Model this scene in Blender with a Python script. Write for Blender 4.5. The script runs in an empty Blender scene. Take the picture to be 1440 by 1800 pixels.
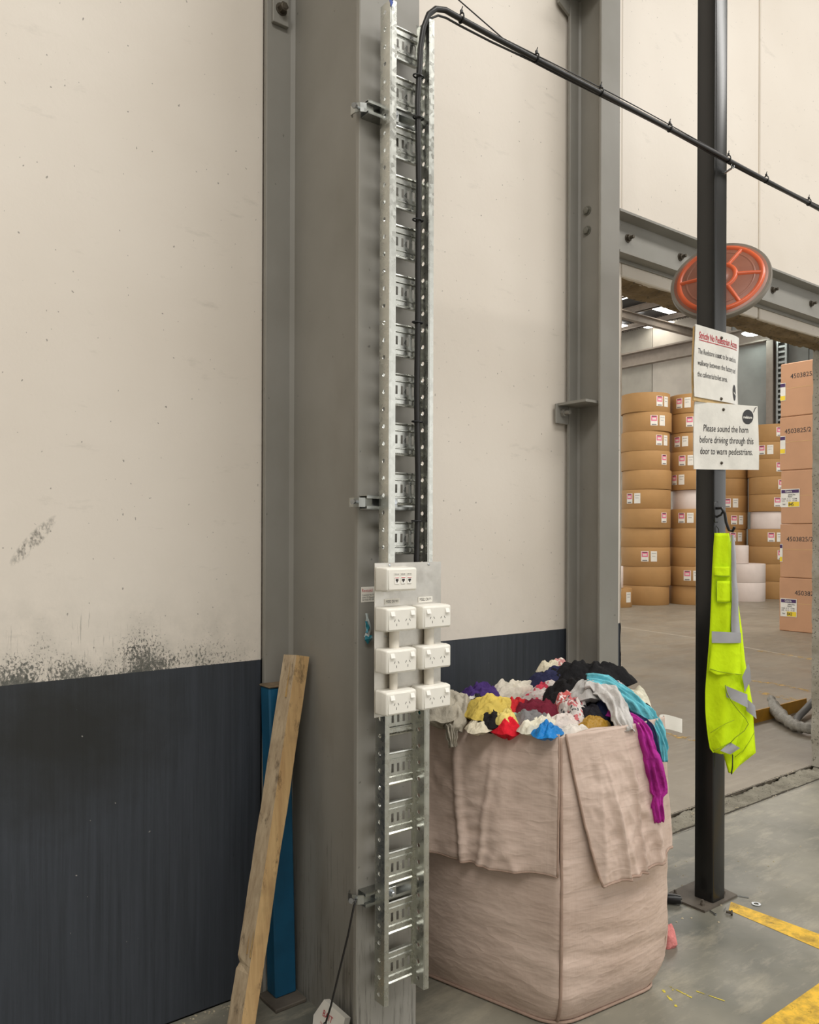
import bpy, math, random
from mathutils import Vector, Matrix, noise

# ------------------------------------------------------------------ scene, camera, light
S = bpy.context.scene
COL = S.collection
S.view_settings.view_transform = 'Standard'
S.view_settings.look = 'None'
S.view_settings.gamma = 1.0
S.view_settings.use_curve_mapping = False
S.view_settings.exposure = 0.2
S.cycles.max_bounces = 7

CAM = Vector((0.0, -2.716, 1.68))
YAW = math.radians(37.876)                      # turned to the right of the wall normal
cd = bpy.data.cameras.new('camera')
cd.sensor_fit = 'HORIZONTAL'; cd.sensor_width = 36.0; cd.lens = 36.05
cd.shift_y = 38.0 / 1440.0
cd.clip_end = 200; cd.clip_start = 0.05
cam = bpy.data.objects.new('camera', cd); COL.objects.link(cam)
cam.matrix_world = (Matrix.Translation(CAM) @ Matrix.Rotation(-YAW, 4, 'Z')
                    @ Matrix.Rotation(math.radians(90), 4, 'X') @ Matrix.Rotation(math.radians(0.2), 4, 'Z'))
S.camera = cam

world = bpy.data.worlds.new('world'); S.world = world; world.use_nodes = True
bg = world.node_tree.nodes['Background']
bg.inputs['Color'].default_value = (1.0, 0.985, 0.95, 1); bg.inputs['Strength'].default_value = 1.2

def area(name, loc, size, power, color=(1, 0.98, 0.945), tilt=(0, 0, 0)):
    l = bpy.data.lights.new(name, 'AREA'); l.shape = 'RECTANGLE'
    l.size, l.size_y = size; l.energy = power; l.color = color
    o = bpy.data.objects.new(name, l); COL.objects.link(o)
    o.location = loc; o.rotation_euler = tilt
    return o
# area lamps standing for rooflights over the hall and over the reel store
area('hall_area_light', (6.5, -4.2, 7.7), (9.0, 1.6), 430)
area('hall_area_light', (-2.5, -4.5, 7.7), (7.0, 1.6), 380)  # unseen lamp, moved left and strengthened to brighten left-facing surfaces
area('store_rooflight', (12.0, 5.5, 7.4), (9.0, 1.5), 260, (1, 0.96, 0.90))
area('store_rooflight', (17.5, 5.0, 7.4), (5.0, 1.5), 230, (1, 0.96, 0.90))

# ------------------------------------------------------------------ materials
def lin(c):
    r = []
    for x in c:
        x = x / 255.0
        r.append(x / 12.92 if x <= 0.04045 else ((x + 0.055) / 1.055) ** 2.4)
    return (r[0], r[1], r[2], 1.0)

class NT:
    def __init__(s, name):
        s.m = bpy.data.materials.new(name); s.m.use_nodes = True
        s.t = s.m.node_tree; s.b = s.t.nodes['Principled BSDF']
    def n(s, typ, **kw):
        o = s.t.nodes.new(typ)
        for k, v in kw.items():
            if k in o.inputs.keys(): o.inputs[k].default_value = v
            else: setattr(o, k, v)
        return o
    def l(s, a, b): s.t.links.new(a, b)
    def pos(s, scale=(1, 1, 1), rot=(0, 0, 0), world=False):
        src = s.n('ShaderNodeNewGeometry').outputs['Position'] if world else s.n('ShaderNodeTexCoord').outputs['Object']
        mp = s.n('ShaderNodeMapping'); mp.inputs['Scale'].default_value = scale; mp.inputs['Rotation'].default_value = rot
        s.l(src, mp.inputs['Vector']); return mp.outputs['Vector']
    def noise(s, vec, scale, detail=4, rough=0.55):
        o = s.n('ShaderNodeTexNoise'); o.inputs['Scale'].default_value = scale
        o.inputs['Detail'].default_value = detail; o.inputs['Roughness'].default_value = rough
        s.l(vec, o.inputs['Vector']); return o.outputs['Fac']
    def ramp(s, fac, lo, hi, a=0.0, b=1.0):
        o = s.n('ShaderNodeMapRange'); o.inputs['From Min'].default_value = lo; o.inputs['From Max'].default_value = hi
        o.inputs['To Min'].default_value = a; o.inputs['To Max'].default_value = b
        s.l(fac, o.inputs['Value']); return o.outputs['Result']
    def math(s, op, a, b=None):
        o = s.n('ShaderNodeMath'); o.operation = op
        for i, x in enumerate((a, b)):
            if x is None: continue
            if isinstance(x, (int, float)): o.inputs[i].default_value = x
            else: s.l(x, o.inputs[i])
        return o.outputs[0]
    def mix(s, fac, a, b, blend='MIX'):
        o = s.n('ShaderNodeMix'); o.data_type = 'RGBA'; o.blend_type = blend
        if isinstance(fac, (int, float)): o.inputs[0].default_value = fac
        else: s.l(fac, o.inputs[0])
        for i, x in ((6, a), (7, b)):
            if isinstance(x, tuple): o.inputs[i].default_value = x
            else: s.l(x, o.inputs[i])
        return o.outputs[2]
    def bump(s, h, strength=0.3, dist=0.01):
        o = s.n('ShaderNodeBump'); o.inputs['Strength'].default_value = strength; o.inputs['Distance'].default_value = dist
        s.l(h, o.inputs['Height']); s.l(o.outputs['Normal'], s.b.inputs['Normal'])
    def done(s, color=None, rough=0.6, metal=0.0, spec=None):
        if color is not None:
            if isinstance(color, tuple): s.b.inputs['Base Color'].default_value = color
            else: s.l(color, s.b.inputs['Base Color'])
        if isinstance(rough, (int, float)): s.b.inputs['Roughness'].default_value = rough
        else: s.l(rough, s.b.inputs['Roughness'])
        s.b.inputs['Metallic'].default_value = metal
        if spec is not None: s.b.inputs['Specular IOR Level'].default_value = spec
        return s.m

def pm(name, c, rough=0.6, metal=0.0, var=0.12, vs=6.0, bump=0.0, bs=60.0, streak=0.0, spec=None, dist=0.004):
    """plain procedural material: colour with soft mottling, optional vertical streaks and fine relief"""
    t = NT(name); v = t.pos()
    a = lin(c); d = tuple(x * (1 - 2.2 * var) for x in a[:3]) + (1,)
    col = t.mix(t.ramp(t.noise(v, vs), 0.38, 0.72), a, d)
    if streak:
        sv = t.pos(scale=(14, 14, 0.7))
        f = t.math('MULTIPLY', t.ramp(t.noise(sv, 4.0, 5, 0.7), 0.56, 0.75), streak)
        col = t.mix(f, col, tuple(x * 0.15 for x in a[:3]) + (1,))
    if bump: t.bump(t.noise(t.pos(), bs, 5, 0.6), bump, dist)
    return t.done(col, rough, metal, spec)

def mat_wall():
    t = NT('painted_precast'); p = t.pos(world=True)
    sep = t.n('ShaderNodeSeparateXYZ'); t.l(p, sep.inputs[0]); x, z = sep.outputs['X'], sep.outputs['Z']
    cream = lin((226, 217, 205))
    col = t.mix(t.ramp(t.noise(p, 1.1, 3), 0.35, 0.7), cream, lin((218, 208, 195)))
    # small black knocks all over
    knock = t.ramp(t.noise(t.pos(scale=(1, 1, 0.7), world=True), 75, 1, 0.5), 0.745, 0.765)
    col = t.mix(t.math('MULTIPLY', knock, 0.6), col, lin((84, 80, 72)))
    # grime: splashes and dribbles gathering just above the dado, mostly left of the column
    dens = t.ramp(z, 1.20, 1.66, 1.0, 0.0)
    dens2 = t.math('POWER', dens, 1.7)
    left = t.ramp(x, 1.62, 1.0, 0.2, 1.0)
    patch = t.ramp(t.noise(p, 4.3, 3), 0.38, 0.60, 0.45, 1.0)
    amt = t.math('MULTIPLY', t.math('MULTIPLY', dens2, left), patch)
    for sc_, lo_, hi_, st_ in ((125, 0.80, 0.33, 0.85), (52, 0.84, 0.40, 0.8)):
        spl = t.noise(t.pos(scale=(1, 1, 0.7), world=True), sc_, 4, 0.72)
        f1 = t.ramp(t.math('SUBTRACT', spl, t.ramp(amt, 0.0, 1.0, lo_, hi_)), 0.0, 0.07)
        col = t.mix(t.math('MULTIPLY', f1, st_), col, lin((58, 60, 56)))
    haze = t.math('MULTIPLY', t.math('MULTIPLY', amt, t.ramp(t.noise(p, 11, 5, 0.7), 0.35, 0.65)), 0.55)
    col = t.mix(haze, col, lin((128, 128, 120)))
    drib = t.noise(t.pos(scale=(46, 46, 2.6), world=True), 2.4, 4, 0.7)
    wob = t.math('MULTIPLY', t.noise(p, 5.5, 3), 0.8)
    reach = t.ramp(t.math('ADD', z, wob), 1.62, 2.05, 1.0, 0.0)
    f2 = t.ramp(t.math('SUBTRACT', drib, t.ramp(t.math('MULTIPLY', reach, left), 0.0, 1.0, 0.80, 0.53)), 0.0, 0.1)
    col = t.mix(t.math('MULTIPLY', f2, 0.5), col, lin((106, 102, 94)))
    # one long slanting scuff
    dx = t.math('SUBTRACT', x, 0.640); dz = t.math('SUBTRACT', z, 1.655)
    sa = t.math('ADD', t.math('MULTIPLY', dx, 0.656), t.math('MULTIPLY', dz, 0.755))
    sb = t.math('ADD', t.math('MULTIPLY', dx, -0.755), t.math('MULTIPLY', dz, 0.656))
    e2 = t.math('ADD', t.math('POWER', t.math('MULTIPLY', t.math('ABSOLUTE', sa), 9.5), 2), t.math('POWER', t.math('MULTIPLY', t.math('ABSOLUTE', sb), 42.0), 2))
    sc = t.math('MULTIPLY', t.ramp(e2, 1.0, 0.3), t.ramp(t.noise(t.pos(scale=(1, 1, 0.6), world=True), 60, 5, 0.7), 0.44, 0.60))
    col = t.mix(t.math('MULTIPLY', sc, 0.8), col, lin((92, 88, 80)))
    # drag marks: broad pale smears
    sm = t.math('MULTIPLY', t.ramp(t.noise(t.pos(scale=(1.5, 1, 5.0), rot=(0, 0.35, 0), world=True), 2.6, 5, 0.7), 0.60, 0.72), 0.22)
    col = t.mix(sm, col, lin((150, 144, 132)))
    # dado paint
    dk = t.mix(t.ramp(t.noise(t.pos(scale=(18, 18, 0.5), world=True), 3.0, 6, 0.7), 0.35, 0.7), lin((61, 65, 72)), lin((46, 50, 55)))
    dk = t.mix(t.ramp(t.noise(t.pos(scale=(26, 26, 1.4), world=True), 3.3, 5, 0.75), 0.63, 0.74), dk, lin((24, 25, 26)))
    e = t.n('ShaderNodeMapping'); e.inputs['Location'].default_value = (-0.72 * 1.9, 0, -1.05 * 2.6); e.inputs['Scale'].default_value = (1.9, 0, 2.6)
    t.l(p, e.inputs['Vector'])
    le = t.n('ShaderNodeVectorMath'); le.operation = 'LENGTH'; t.l(e.outputs[0], le.inputs[0])
    gr = t.math('MULTIPLY', t.ramp(t.math('ADD', le.outputs['Value'], t.math('MULTIPLY', t.noise(p, 9, 5), 0.7)), 1.25, 0.55), 0.8)
    dk = t.mix(gr, dk, lin((33, 33, 29)))
    chip = t.ramp(t.noise(p, 50, 1), 0.79, 0.81)
    dk = t.mix(t.math('MULTIPLY', chip, 0.6), dk, lin((170, 166, 158)))
    f = t.math('LESS_THAN', z, 1.215)
    col = t.mix(f, col, dk)
    t.bump(t.noise(p, 18, 5, 0.6), 0.12, 0.01)
    return t.done(col, t.mix(f, (0.42,) * 3 + (1,), (0.5,) * 3 + (1,)), 0.0, 0.35)

def mat_steel_paint():
    t = NT('grey_steel_paint'); p = t.pos(world=True)
    sep = t.n('ShaderNodeSeparateXYZ'); t.l(p, sep.inputs[0]); z = sep.outputs['Z']
    col = t.mix(t.ramp(t.noise(p, 2.0, 4), 0.35, 0.7), lin((147, 144, 137)), lin((135, 132, 124)))
    st = t.noise(t.pos(scale=(34, 34, 1.6), world=True), 2.6, 6, 0.75)
    thr = t.ramp(z, 0.1, 1.7, 0.50, 0.80)
    f = t.ramp(t.math('SUBTRACT', st, thr), 0.0, 0.12)
    col = t.mix(t.math('MULTIPLY', f, 0.6), col, lin((58, 55, 48)))
    big = t.math('MULTIPLY', t.ramp(t.noise(t.pos(scale=(3, 3, 1), world=True), 2.2, 5), 0.5, 0.75), t.ramp(z, 2.4, 0.3, 0.08, 0.5))
    col = t.mix(big, col, lin((110, 100, 84)))
    kn = t.ramp(t.noise(p, 36, 2), 0.74, 0.77)
    col = t.mix(t.math('MULTIPLY', kn, 0.5), col, lin((60, 58, 54)))
    t.bump(t.noise(p, 30, 4), 0.05, 0.005)
    return t.done(col, 0.48, 0.0, 0.4)

def mat_galv(name, c, rough, spangle=22.0, contrast=0.12):
    t = NT(name); v = t.pos()
    vo = t.n('ShaderNodeTexVoronoi'); vo.inputs['Scale'].default_value = spangle * 6; t.l(v, vo.inputs['Vector'])
    a = lin(c)
    col = t.mix(t.ramp(t.noise(v, spangle, 5, 0.7), 0.4, 0.66), a, tuple(x * (1 - 3 * contrast) for x in a[:3]) + (1,))
    sp = t.n('ShaderNodeSeparateColor'); t.l(vo.outputs['Color'], sp.inputs[0])
    col = t.mix(t.math('MULTIPLY', sp.outputs[0], contrast), col, (0.9, 0.9, 0.88, 1))
    r = t.ramp(sp.outputs[1], 0, 1, rough - 0.06, rough + 0.08)
    return t.done(col, r, 1.0)

def mat_floor(name, a, b, c, dirscale, rough):
    t = NT(name); p = t.pos(world=True)
    col = t.mix(t.ramp(t.noise(p, 0.9, 5, 0.6), 0.34, 0.68), lin(a), lin(b))
    sw = t.noise(t.pos(scale=dirscale, world=True), 2.4, 6, 0.72)
    col = t.mix(t.math('MULTIPLY', t.ramp(sw, 0.50, 0.70), 0.55), col, lin(c))
    sp = t.ramp(t.noise(p, 55, 3, 0.7), 0.66, 0.74)
    col = t.mix(t.math('MULTIPLY', sp, 0.35), col, lin((70, 68, 60)))
    mk = t.ramp(t.noise(t.pos(scale=(1, 3, 1), rot=(0, 0, 0.5), world=True), 6.5, 6, 0.75), 0.62, 0.70)
    col = t.mix(t.math('MULTIPLY', mk, 0.3), col, lin((78, 76, 68)))
    t.bump(t.noise(p, 26, 6, 0.7), 0.10, 0.01)
    return t.done(col, t.ramp(t.noise(p, 3, 4), 0.3, 0.7, rough - 0.1, rough + 0.12), 0.0, 0.4)

def mat_rough_concrete(name, a, b, scale=60.0):
    t = NT(name); p = t.pos(world=True)
    col = t.mix(t.ramp(t.noise(p, 5, 5, 0.7), 0.35, 0.7), lin(a), lin(b))
    vo = t.n('ShaderNodeTexVoronoi'); vo.inputs['Scale'].default_value = scale; t.l(p, vo.inputs['Vector'])
    ag = t.ramp(vo.outputs['Distance'], 0.22, 0.34)
    ag2 = t.math('MULTIPLY', t.math('SUBTRACT', 1.0, ag), t.ramp(t.noise(p, 21, 3), 0.45, 0.55))
    col = t.mix(t.math('MULTIPLY', ag2, 0.75), col, lin((74, 70, 60)))
    t.bump(t.noise(p, 45, 6, 0.75), 0.7, 0.012)
    return t.done(col, 0.9)

def mat_wood(name, a, b, axis_rot=(0, 0, 0)):
    t = NT(name); v = t.pos(scale=(14, 14, 1.0), rot=axis_rot)
    col = t.mix(t.ramp(t.noise(v, 3.0, 6, 0.7), 0.35, 0.68), lin(a), lin(b))
    dirt = t.ramp(t.noise(t.pos(scale=(1, 1, 0.45)), 16, 5, 0.75), 0.55, 0.68)
    col = t.mix(t.math('MULTIPLY', dirt, 0.75), col, lin((66, 52, 38)))
    big = t.ramp(t.noise(t.pos(), 7, 4), 0.5, 0.68)
    col = t.mix(t.math('MULTIPLY', big, 0.35), col, lin((104, 84, 60)))
    t.bump(t.noise(v, 6, 5), 0.35, 0.004)
    return t.done(col, 0.8)

def mat_weave():
    t = NT('woven_polypropylene'); p = t.pos()
    col = t.mix(t.ramp(t.noise(p, 4.5, 4), 0.35, 0.7), lin((208, 186, 172)), lin((193, 170, 156)))
    w1 = t.n('ShaderNodeTexWave'); w1.bands_direction = 'Z'; w1.inputs['Scale'].default_value = 70; w1.inputs['Distortion'].default_value = 2.5
    w1.inputs['Detail'].default_value = 2; t.l(t.pos(), w1.inputs['Vector'])
    vx = t.noise(t.pos(scale=(60, 60, 1)), 3.0, 3)
    vz = t.noise(t.pos(scale=(1, 1, 55)), 3.0, 4)
    thread = t.math('ADD', t.math('MULTIPLY', vx, 0.6), t.math('MULTIPLY', vz, 0.6))
    col = t.mix(t.math('MULTIPLY', t.ramp(thread, 0.52, 0.76), 0.35), col, lin((206, 186, 172)))
    col = t.mix(t.math('MULTIPLY', t.ramp(vz, 0.58, 0.7), 0.25), col, lin((140, 116, 104)))
    rid = lambda v_, sc_, d_: t.math('ABSOLUTE', t.math('SUBTRACT', t.noise(v_, sc_, d_, 0.55), 0.5))
    h = t.math('ADD', t.math('MULTIPLY', rid(t.pos(scale=(1, 1, 2.6)), 4.5, 3), -1.6), t.math('MULTIPLY', rid(t.pos(scale=(1, 1, 1.2), rot=(.3, .4, 0)), 8.0, 3), -0.7))
    h = t.math('ADD', h, t.math('MULTIPLY', thread, 0.10))
    t.bump(h, 0.40, 0.020)
    return t.done(col, 0.5, 0.0, 0.35)

def mat_cloth(name, c, pattern=None, rough=0.85, amp=0.72, bump=0.6):
    t = NT(name); p = t.pos()
    a = lin(c)
    col = t.mix(t.ramp(t.noise(p, 14, 4), 0.35, 0.7), a, tuple(x * amp for x in a[:3]) + (1,))
    if pattern:
        col = t.mix(t.ramp(t.noise(p, pattern[1], 2), 0.52, 0.56), col, lin(pattern[0]))
        if len(pattern) > 2:
            col = t.mix(t.ramp(t.noise(p, pattern[1] * 1.3 + 3, 2), 0.60, 0.63), col, lin(pattern[2]))
    rg = t.math('ABSOLUTE', t.math('SUBTRACT', t.noise(t.pos(scale=(1, 1.5, 1), rot=(0.5, 0.2, 0.6)), 17, 3, 0.5), 0.5))
    h = t.math('ADD', t.math('MULTIPLY', rg, -2.2), t.math('MULTIPLY', t.noise(p, 300, 2), 0.12))
    t.bump(h, bump, 0.014)
    return t.done(col, rough, 0.0, 0.25)

def mat_worn_paint(name, c, lo, hi, scale=22):
    t = NT(name); p = t.pos(world=True)
    a = lin(c)
    col = t.mix(t.ramp(t.noise(p, 12, 5, 0.7), 0.42, 0.62), a, tuple(x * 0.5 for x in a[:3]) + (1,))
    m = t.done(col, 0.55)
    tr = t.n('ShaderNodeBsdfTransparent'); mx = t.n('ShaderNodeMixShader')
    out = [n for n in t.t.nodes if n.type == 'OUTPUT_MATERIAL'][0]
    f = t.ramp(t.noise(p, scale, 6, 0.72), lo, hi)
    t.l(f, mx.inputs[0]); t.l(tr.outputs[0], mx.inputs[1]); t.l(t.b.outputs[0], mx.inputs[2]); t.l(mx.outputs[0], out.inputs['Surface'])
    return m

def mat_emit(name, c, strength):
    t = NT(name); t.b.inputs['Emission Color'].default_value = lin(c); t.b.inputs['Emission Strength'].default_value = strength
    return t.done(lin(c), 0.6)

MAT = {
    'wall': mat_wall(), 'steel': mat_steel_paint(),
    'galv': mat_galv('galvanised_tray', (206, 207, 200), 0.30, 14.0, 0.05),
    'galv2': mat_galv('galvanised_bracket', (176, 178, 174), 0.36, 14.0, 0.06),
    'sheet': mat_galv('galvanised_sheet', (206, 202, 194), 0.38, 6.0, 0.08),
    'floor': mat_floor('hall_floor', (150, 145, 130), (98, 98, 90), (178, 169, 149), (1.2, 3.5, 1), 0.42),
    'floor2': mat_floor('store_floor', (142, 132, 116), (124, 115, 101), (160, 149, 132), (0.7, 4.5, 1), 0.45),
    'conc': pm('precast_grey', (196, 188, 176), 0.85, var=0.10, vs=1.2, bump=0.1, bs=12),
    'conc_d': pm('precast_dark', (150, 151, 146), 0.85, var=0.12, vs=1.0, bump=0.1, bs=12),
    'conc_m': pm('precast_mid', (176, 170, 158), 0.85, var=0.12, vs=1.0, bump=0.1, bs=12),
    'rough': mat_rough_concrete('cut_concrete', (166, 160, 146), (140, 132, 114)),
    'soffit': mat_rough_concrete('broken_concrete', (150, 128, 94), (108, 88, 60), 40),
    'thresh': mat_rough_concrete('crumbled_concrete', (152, 146, 130), (110, 104, 90), 70),
    'black': pm('black_post_paint', (27, 27, 26), 0.26, var=0.12, vs=5, streak=0.0, spec=0.6),
    'plate': pm('dirty_base_plate', (98, 90, 80), 0.7, var=0.15, vs=14, bump=0.2),
    'blackp': pm('black_plastic', (26, 26, 27), 0.35, var=0.1),
    'cable': pm('black_cable_sheath', (30, 28, 27), 0.38, var=0.15, vs=20),
    'cable_b': pm('blue_cable_sheath', (30, 80, 160), 0.45, var=0.1),
    'white': pm('white_plastic', (236, 232, 222), 0.38, var=0.02, vs=4, spec=0.5),
    'whitew': pm('white_switch', (246, 243, 236), 0.3, var=0.01, spec=0.5),
    'pvc': pm('conduit_white', (222, 215, 202), 0.42, var=0.03),
    'paper': pm('white_paper', (232, 228, 218), 0.6, var=0.04, vs=12),
    'ink': pm('black_ink', (44, 42, 44), 0.6, var=0.05),
    'inkg': pm('grey_ink', (120, 116, 116), 0.6, var=0.05),
    'red': pm('red_ink', (190, 40, 56), 0.6, var=0.05),
    'slot': pm('dark_slot', (50, 46, 42), 0.8, var=0.05),
    'sign': pm('laminated_sign', (222, 218, 208), 0.22, var=0.07, vs=10, bump=0.25, bs=7, spec=0.6, dist=0.02),
    'wood': mat_wood('weathered_wood', (216, 182, 130), (190, 152, 104)),
    'woodg': mat_wood('greyed_wood', (196, 176, 146), (160, 138, 110)),
    'ply': pm('plywood_edge', (206, 172, 116), 0.75, var=0.12, vs=30),
    'blue': pm('blue_post_paint', (22, 88, 122), 0.5, var=0.14, vs=5, streak=0.25),
    'rust': pm('rusty_cap', (126, 108, 84), 0.85, var=0.2, vs=25, bump=0.3),
    'bolt': pm('weathered_bolt', (92, 84, 72), 0.6, metal=0.5, var=0.2, vs=60),
    'boltg': pm('painted_bolt', (120, 118, 108), 0.5, var=0.1, vs=40),
    'zinc': pm('zinc_bolt', (196, 200, 204), 0.25, metal=1.0, var=0.1, vs=60),
    'orange': pm('orange_fibreglass', (158, 102, 82), 0.36, var=0.10, vs=9, spec=0.5),
    'orangeb': pm('orange_rib', (226, 104, 62), 0.32, var=0.08, vs=9, spec=0.5),
    'rim': pm('grey_rubber_rim', (134, 126, 114), 0.5, var=0.1),
    'mirror': pm('mirror_face', (225, 228, 230), 0.04, metal=1.0, var=0.0),
    'bag': mat_weave(),
    'seam': pm('bag_seam_tape', (168, 142, 126), 0.7, var=0.1, vs=30, bump=0.3),
    'hiviz': mat_cloth('hi_vis_yellow', (214, 246, 20), amp=0.92, bump=0.22),
    'hiviz_s': pm('hi_vis_seam_shade', (150, 176, 18), 0.8, var=0.05),  # darker yellow: shade along seams and panel edges put into the colour
    'tape': pm('reflective_tape', (168, 168, 172), 0.42, var=0.05, vs=20, bump=0.2, bs=30),
    'binding': pm('black_binding', (36, 38, 34), 0.7),
    'kraft': pm('kraft_wrap', (176, 134, 82), 0.7, var=0.06, vs=2.2, bump=0.15, bs=5),
    'kraft2': pm('kraft_wrap_pink', (196, 148, 112), 0.7, var=0.05, vs=2.0, bump=0.15, bs=5),
    'kraft_edge': pm('kraft_edge', (206, 168, 116), 0.7, var=0.06),
    'whitewrap': pm('white_wrap', (226, 212, 204), 0.55, var=0.05, vs=3, bump=0.15, bs=6),
    'pink': pm('pink_label', (226, 122, 148), 0.6, var=0.06, vs=30),
    'purple': pm('purple_label', (70, 40, 92), 0.6, var=0.05),
    'yellowl': pm('yellow_label', (240, 208, 46), 0.6, var=0.04),
    'line': mat_worn_paint('yellow_line_paint', (238, 190, 44), 0.26, 0.40),
    'line_old': mat_worn_paint('faded_yellow_paint', (222, 176, 70), 0.50, 0.60, 9),
    'line_scr': mat_worn_paint('yellow_scribble', (226, 206, 60), 0.44, 0.52, 30),
    'yangle': pm('yellow_brown_kerb', (206, 152, 46), 0.6, var=0.12, vs=8),
    'hose': pm('grey_hose', (92, 90, 86), 0.6, var=0.12),
    'foil': pm('grey_lagging', (150, 144, 132), 0.5, var=0.15, vs=25, bump=0.6, bs=35, dist=0.02),
    'roof': pm('roof_sheeting', (78, 78, 80), 0.4, var=0.12, vs=3),
    'rafter': pm('rafter_paint', (150, 138, 126), 0.6, var=0.08),
    'skylight': mat_emit('rooflight_sheet', (255, 252, 244), 6.0),
    'lampglow': mat_emit('lamp_glow', (235, 250, 246), 14.0),
    'soil': pm('ceiling_grey', (170, 166, 158), 0.9),
    'debris': pm('debris_dust', (188, 176, 150), 0.9, var=0.2, vs=40),
    'teal': pm('teal_tag', (40, 128, 146), 0.3, var=0.1, vs=30),
    'clear': pm('clear_film', (186, 196, 196), 0.2, var=0.1, vs=30, spec=0.6),
    'bluetape': pm('blue_tape', (36, 70, 160), 0.5),
}

# ------------------------------------------------------------------ mesh helpers
class MB:
    def __init__(s): s.v = []; s.f = []
    def add(s, vs, fs):
        k = len(s.v); s.v += [tuple(p) for p in vs]; s.f += [tuple(i + k for i in f) for f in fs]; return s
    def box(s, a, b):
        (x0, y0, z0), (x1, y1, z1) = a, b
        return s.add([(x0, y0, z0), (x1, y0, z0), (x1, y1, z0), (x0, y1, z0), (x0, y0, z1), (x1, y0, z1), (x1, y1, z1), (x0, y1, z1)],
                     [(0, 3, 2, 1), (4, 5, 6, 7), (0, 1, 5, 4), (1, 2, 6, 5), (2, 3, 7, 6), (3, 0, 4, 7)])
    def cbox(s, a, b, c=0.004):
        """box with chamfered edges (all twelve)"""
        (x0, y0, z0), (x1, y1, z1) = a, b
        c = min(c, (x1 - x0) * .45, (y1 - y0) * .45, (z1 - z0) * .45)
        vs = []; idx = {}
        for i, x in enumerate((x0, x1)):
            for j, y in enumerate((y0, y1)):
                for k, z in enumerate((z0, z1)):
                    sx, sy, sz = (1, -1)[i] * c, (1, -1)[j] * c, (1, -1)[k] * c
                    idx[i, j, k, 0] = len(vs); vs.append((x, y + sy, z + sz))
                    idx[i, j, k, 1] = len(vs); vs.append((x + sx, y, z + sz))
                    idx[i, j, k, 2] = len(vs); vs.append((x + sx, y + sy, z))
        f = []
        g = lambda i, j, k, a: idx[i, j, k, a]
        for i in (0, 1):
            f.append((g(i, 0, 0, 0), g(i, 1, 0, 0), g(i, 1, 1, 0), g(i, 0, 1, 0)))
            f.append((g(0, i, 0, 1), g(1, i, 0, 1), g(1, i, 1, 1), g(0, i, 1, 1)))
            f.append((g(0, 0, i, 2), g(1, 0, i, 2), g(1, 1, i, 2), g(0, 1, i, 2)))
        for i in (0, 1):
            for j in (0, 1):
                f.append((g(i, j, 0, 0), g(i, j, 1, 0), g(i, j, 1, 1), g(i, j, 0, 1)))
                f.append((g(i, 0, j, 0), g(i, 1, j, 0), g(i, 1, j, 2), g(i, 0, j, 2)))
                f.append((g(0, i, j, 1), g(1, i, j, 1), g(1, i, j, 2), g(0, i, j, 2)))
                for k in (0, 1): f.append((g(i, j, k, 0), g(i, j, k, 1), g(i, j, k, 2)))
        return s.add(vs, f)
    def cyl(s, a, b, r, n=12, r2=None, caps=True):
        a, b = Vector(a), Vector(b); d = (b - a).normalized(); r2 = r if r2 is None else r2
        t = Vector((0, 0, 1)) if abs(d.z) < .9 else Vector((1, 0, 0)); u = d.cross(t).normalized(); w = d.cross(u)
        vs = [a + (u * math.cos(q) + w * math.sin(q)) * r for q in [2 * math.pi * i / n for i in range(n)]]
        vs += [b + (u * math.cos(q) + w * math.sin(q)) * r2 for q in [2 * math.pi * i / n for i in range(n)]]
        f = [(i, (i + 1) % n, n + (i + 1) % n, n + i) for i in range(n)]
        if caps: f += [tuple(range(n))[::-1], tuple(range(n, 2 * n))]
        return s.add(vs, f)
    def tube(s, pts, r, n=10, closed=False):
        pts = [Vector(p) for p in pts]; m = len(pts); rr = r if isinstance(r, (list, tuple)) else [r] * m
        vs = []; ref = None
        for i, p in enumerate(pts):
            d = (pts[(i + 1) % m] - pts[i - 1]) if closed else (pts[min(i + 1, m - 1)] - pts[max(i - 1, 0)])
            d.normalize()
            if ref is None:
                ref = Vector((0, 0, 1)) if abs(d.z) < .9 else Vector((1, 0, 0))
            u = (ref - d * ref.dot(d)).normalized(); ref = u; w = d.cross(u)
            for k in range(n):
                q = 2 * math.pi * k / n; vs.append(p + (u * math.cos(q) + w * math.sin(q)) * rr[i])
        f = []
        for i in range(m if closed else m - 1):
            for k in range(n):
                j = (i + 1) % m; f.append((i * n + k, i * n + (k + 1) % n, j * n + (k + 1) % n, j * n + k))
        if not closed: f += [tuple(range(n))[::-1], tuple(range((m - 1) * n, m * n))]
        return s.add(vs, f)
    def lathe(s, prof, n=32, c=(0, 0, 0), close=False):
        vs = []; m = len(prof)
        for (r, z) in prof:
            for k in range(n):
                q = 2 * math.pi * k / n; vs.append((c[0] + r * math.cos(q), c[1] + r * math.sin(q), c[2] + z))
        f = []
        for i in range(m if close else m - 1):
            j = (i + 1) % m
            for k in range(n): f.append((i * n + k, i * n + (k + 1) % n, j * n + (k + 1) % n, j * n + k))
        return s.add(vs, f)
    def prism(s, poly, axis, a, b):
        """poly = list of 2D points in the plane normal to axis ('X','Y','Z')"""
        def P(p, t): return {'X': (t, p[0], p[1]), 'Y': (p[0], t, p[1]), 'Z': (p[0], p[1], t)}[axis]
        n = len(poly)
        return s.add([P(p, a) for p in poly] + [P(p, b) for p in poly],
                     [tuple(range(n))[::-1], tuple(range(n, 2 * n))] + [(i, (i + 1) % n, n + (i + 1) % n, n + i) for i in range(n)])
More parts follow.
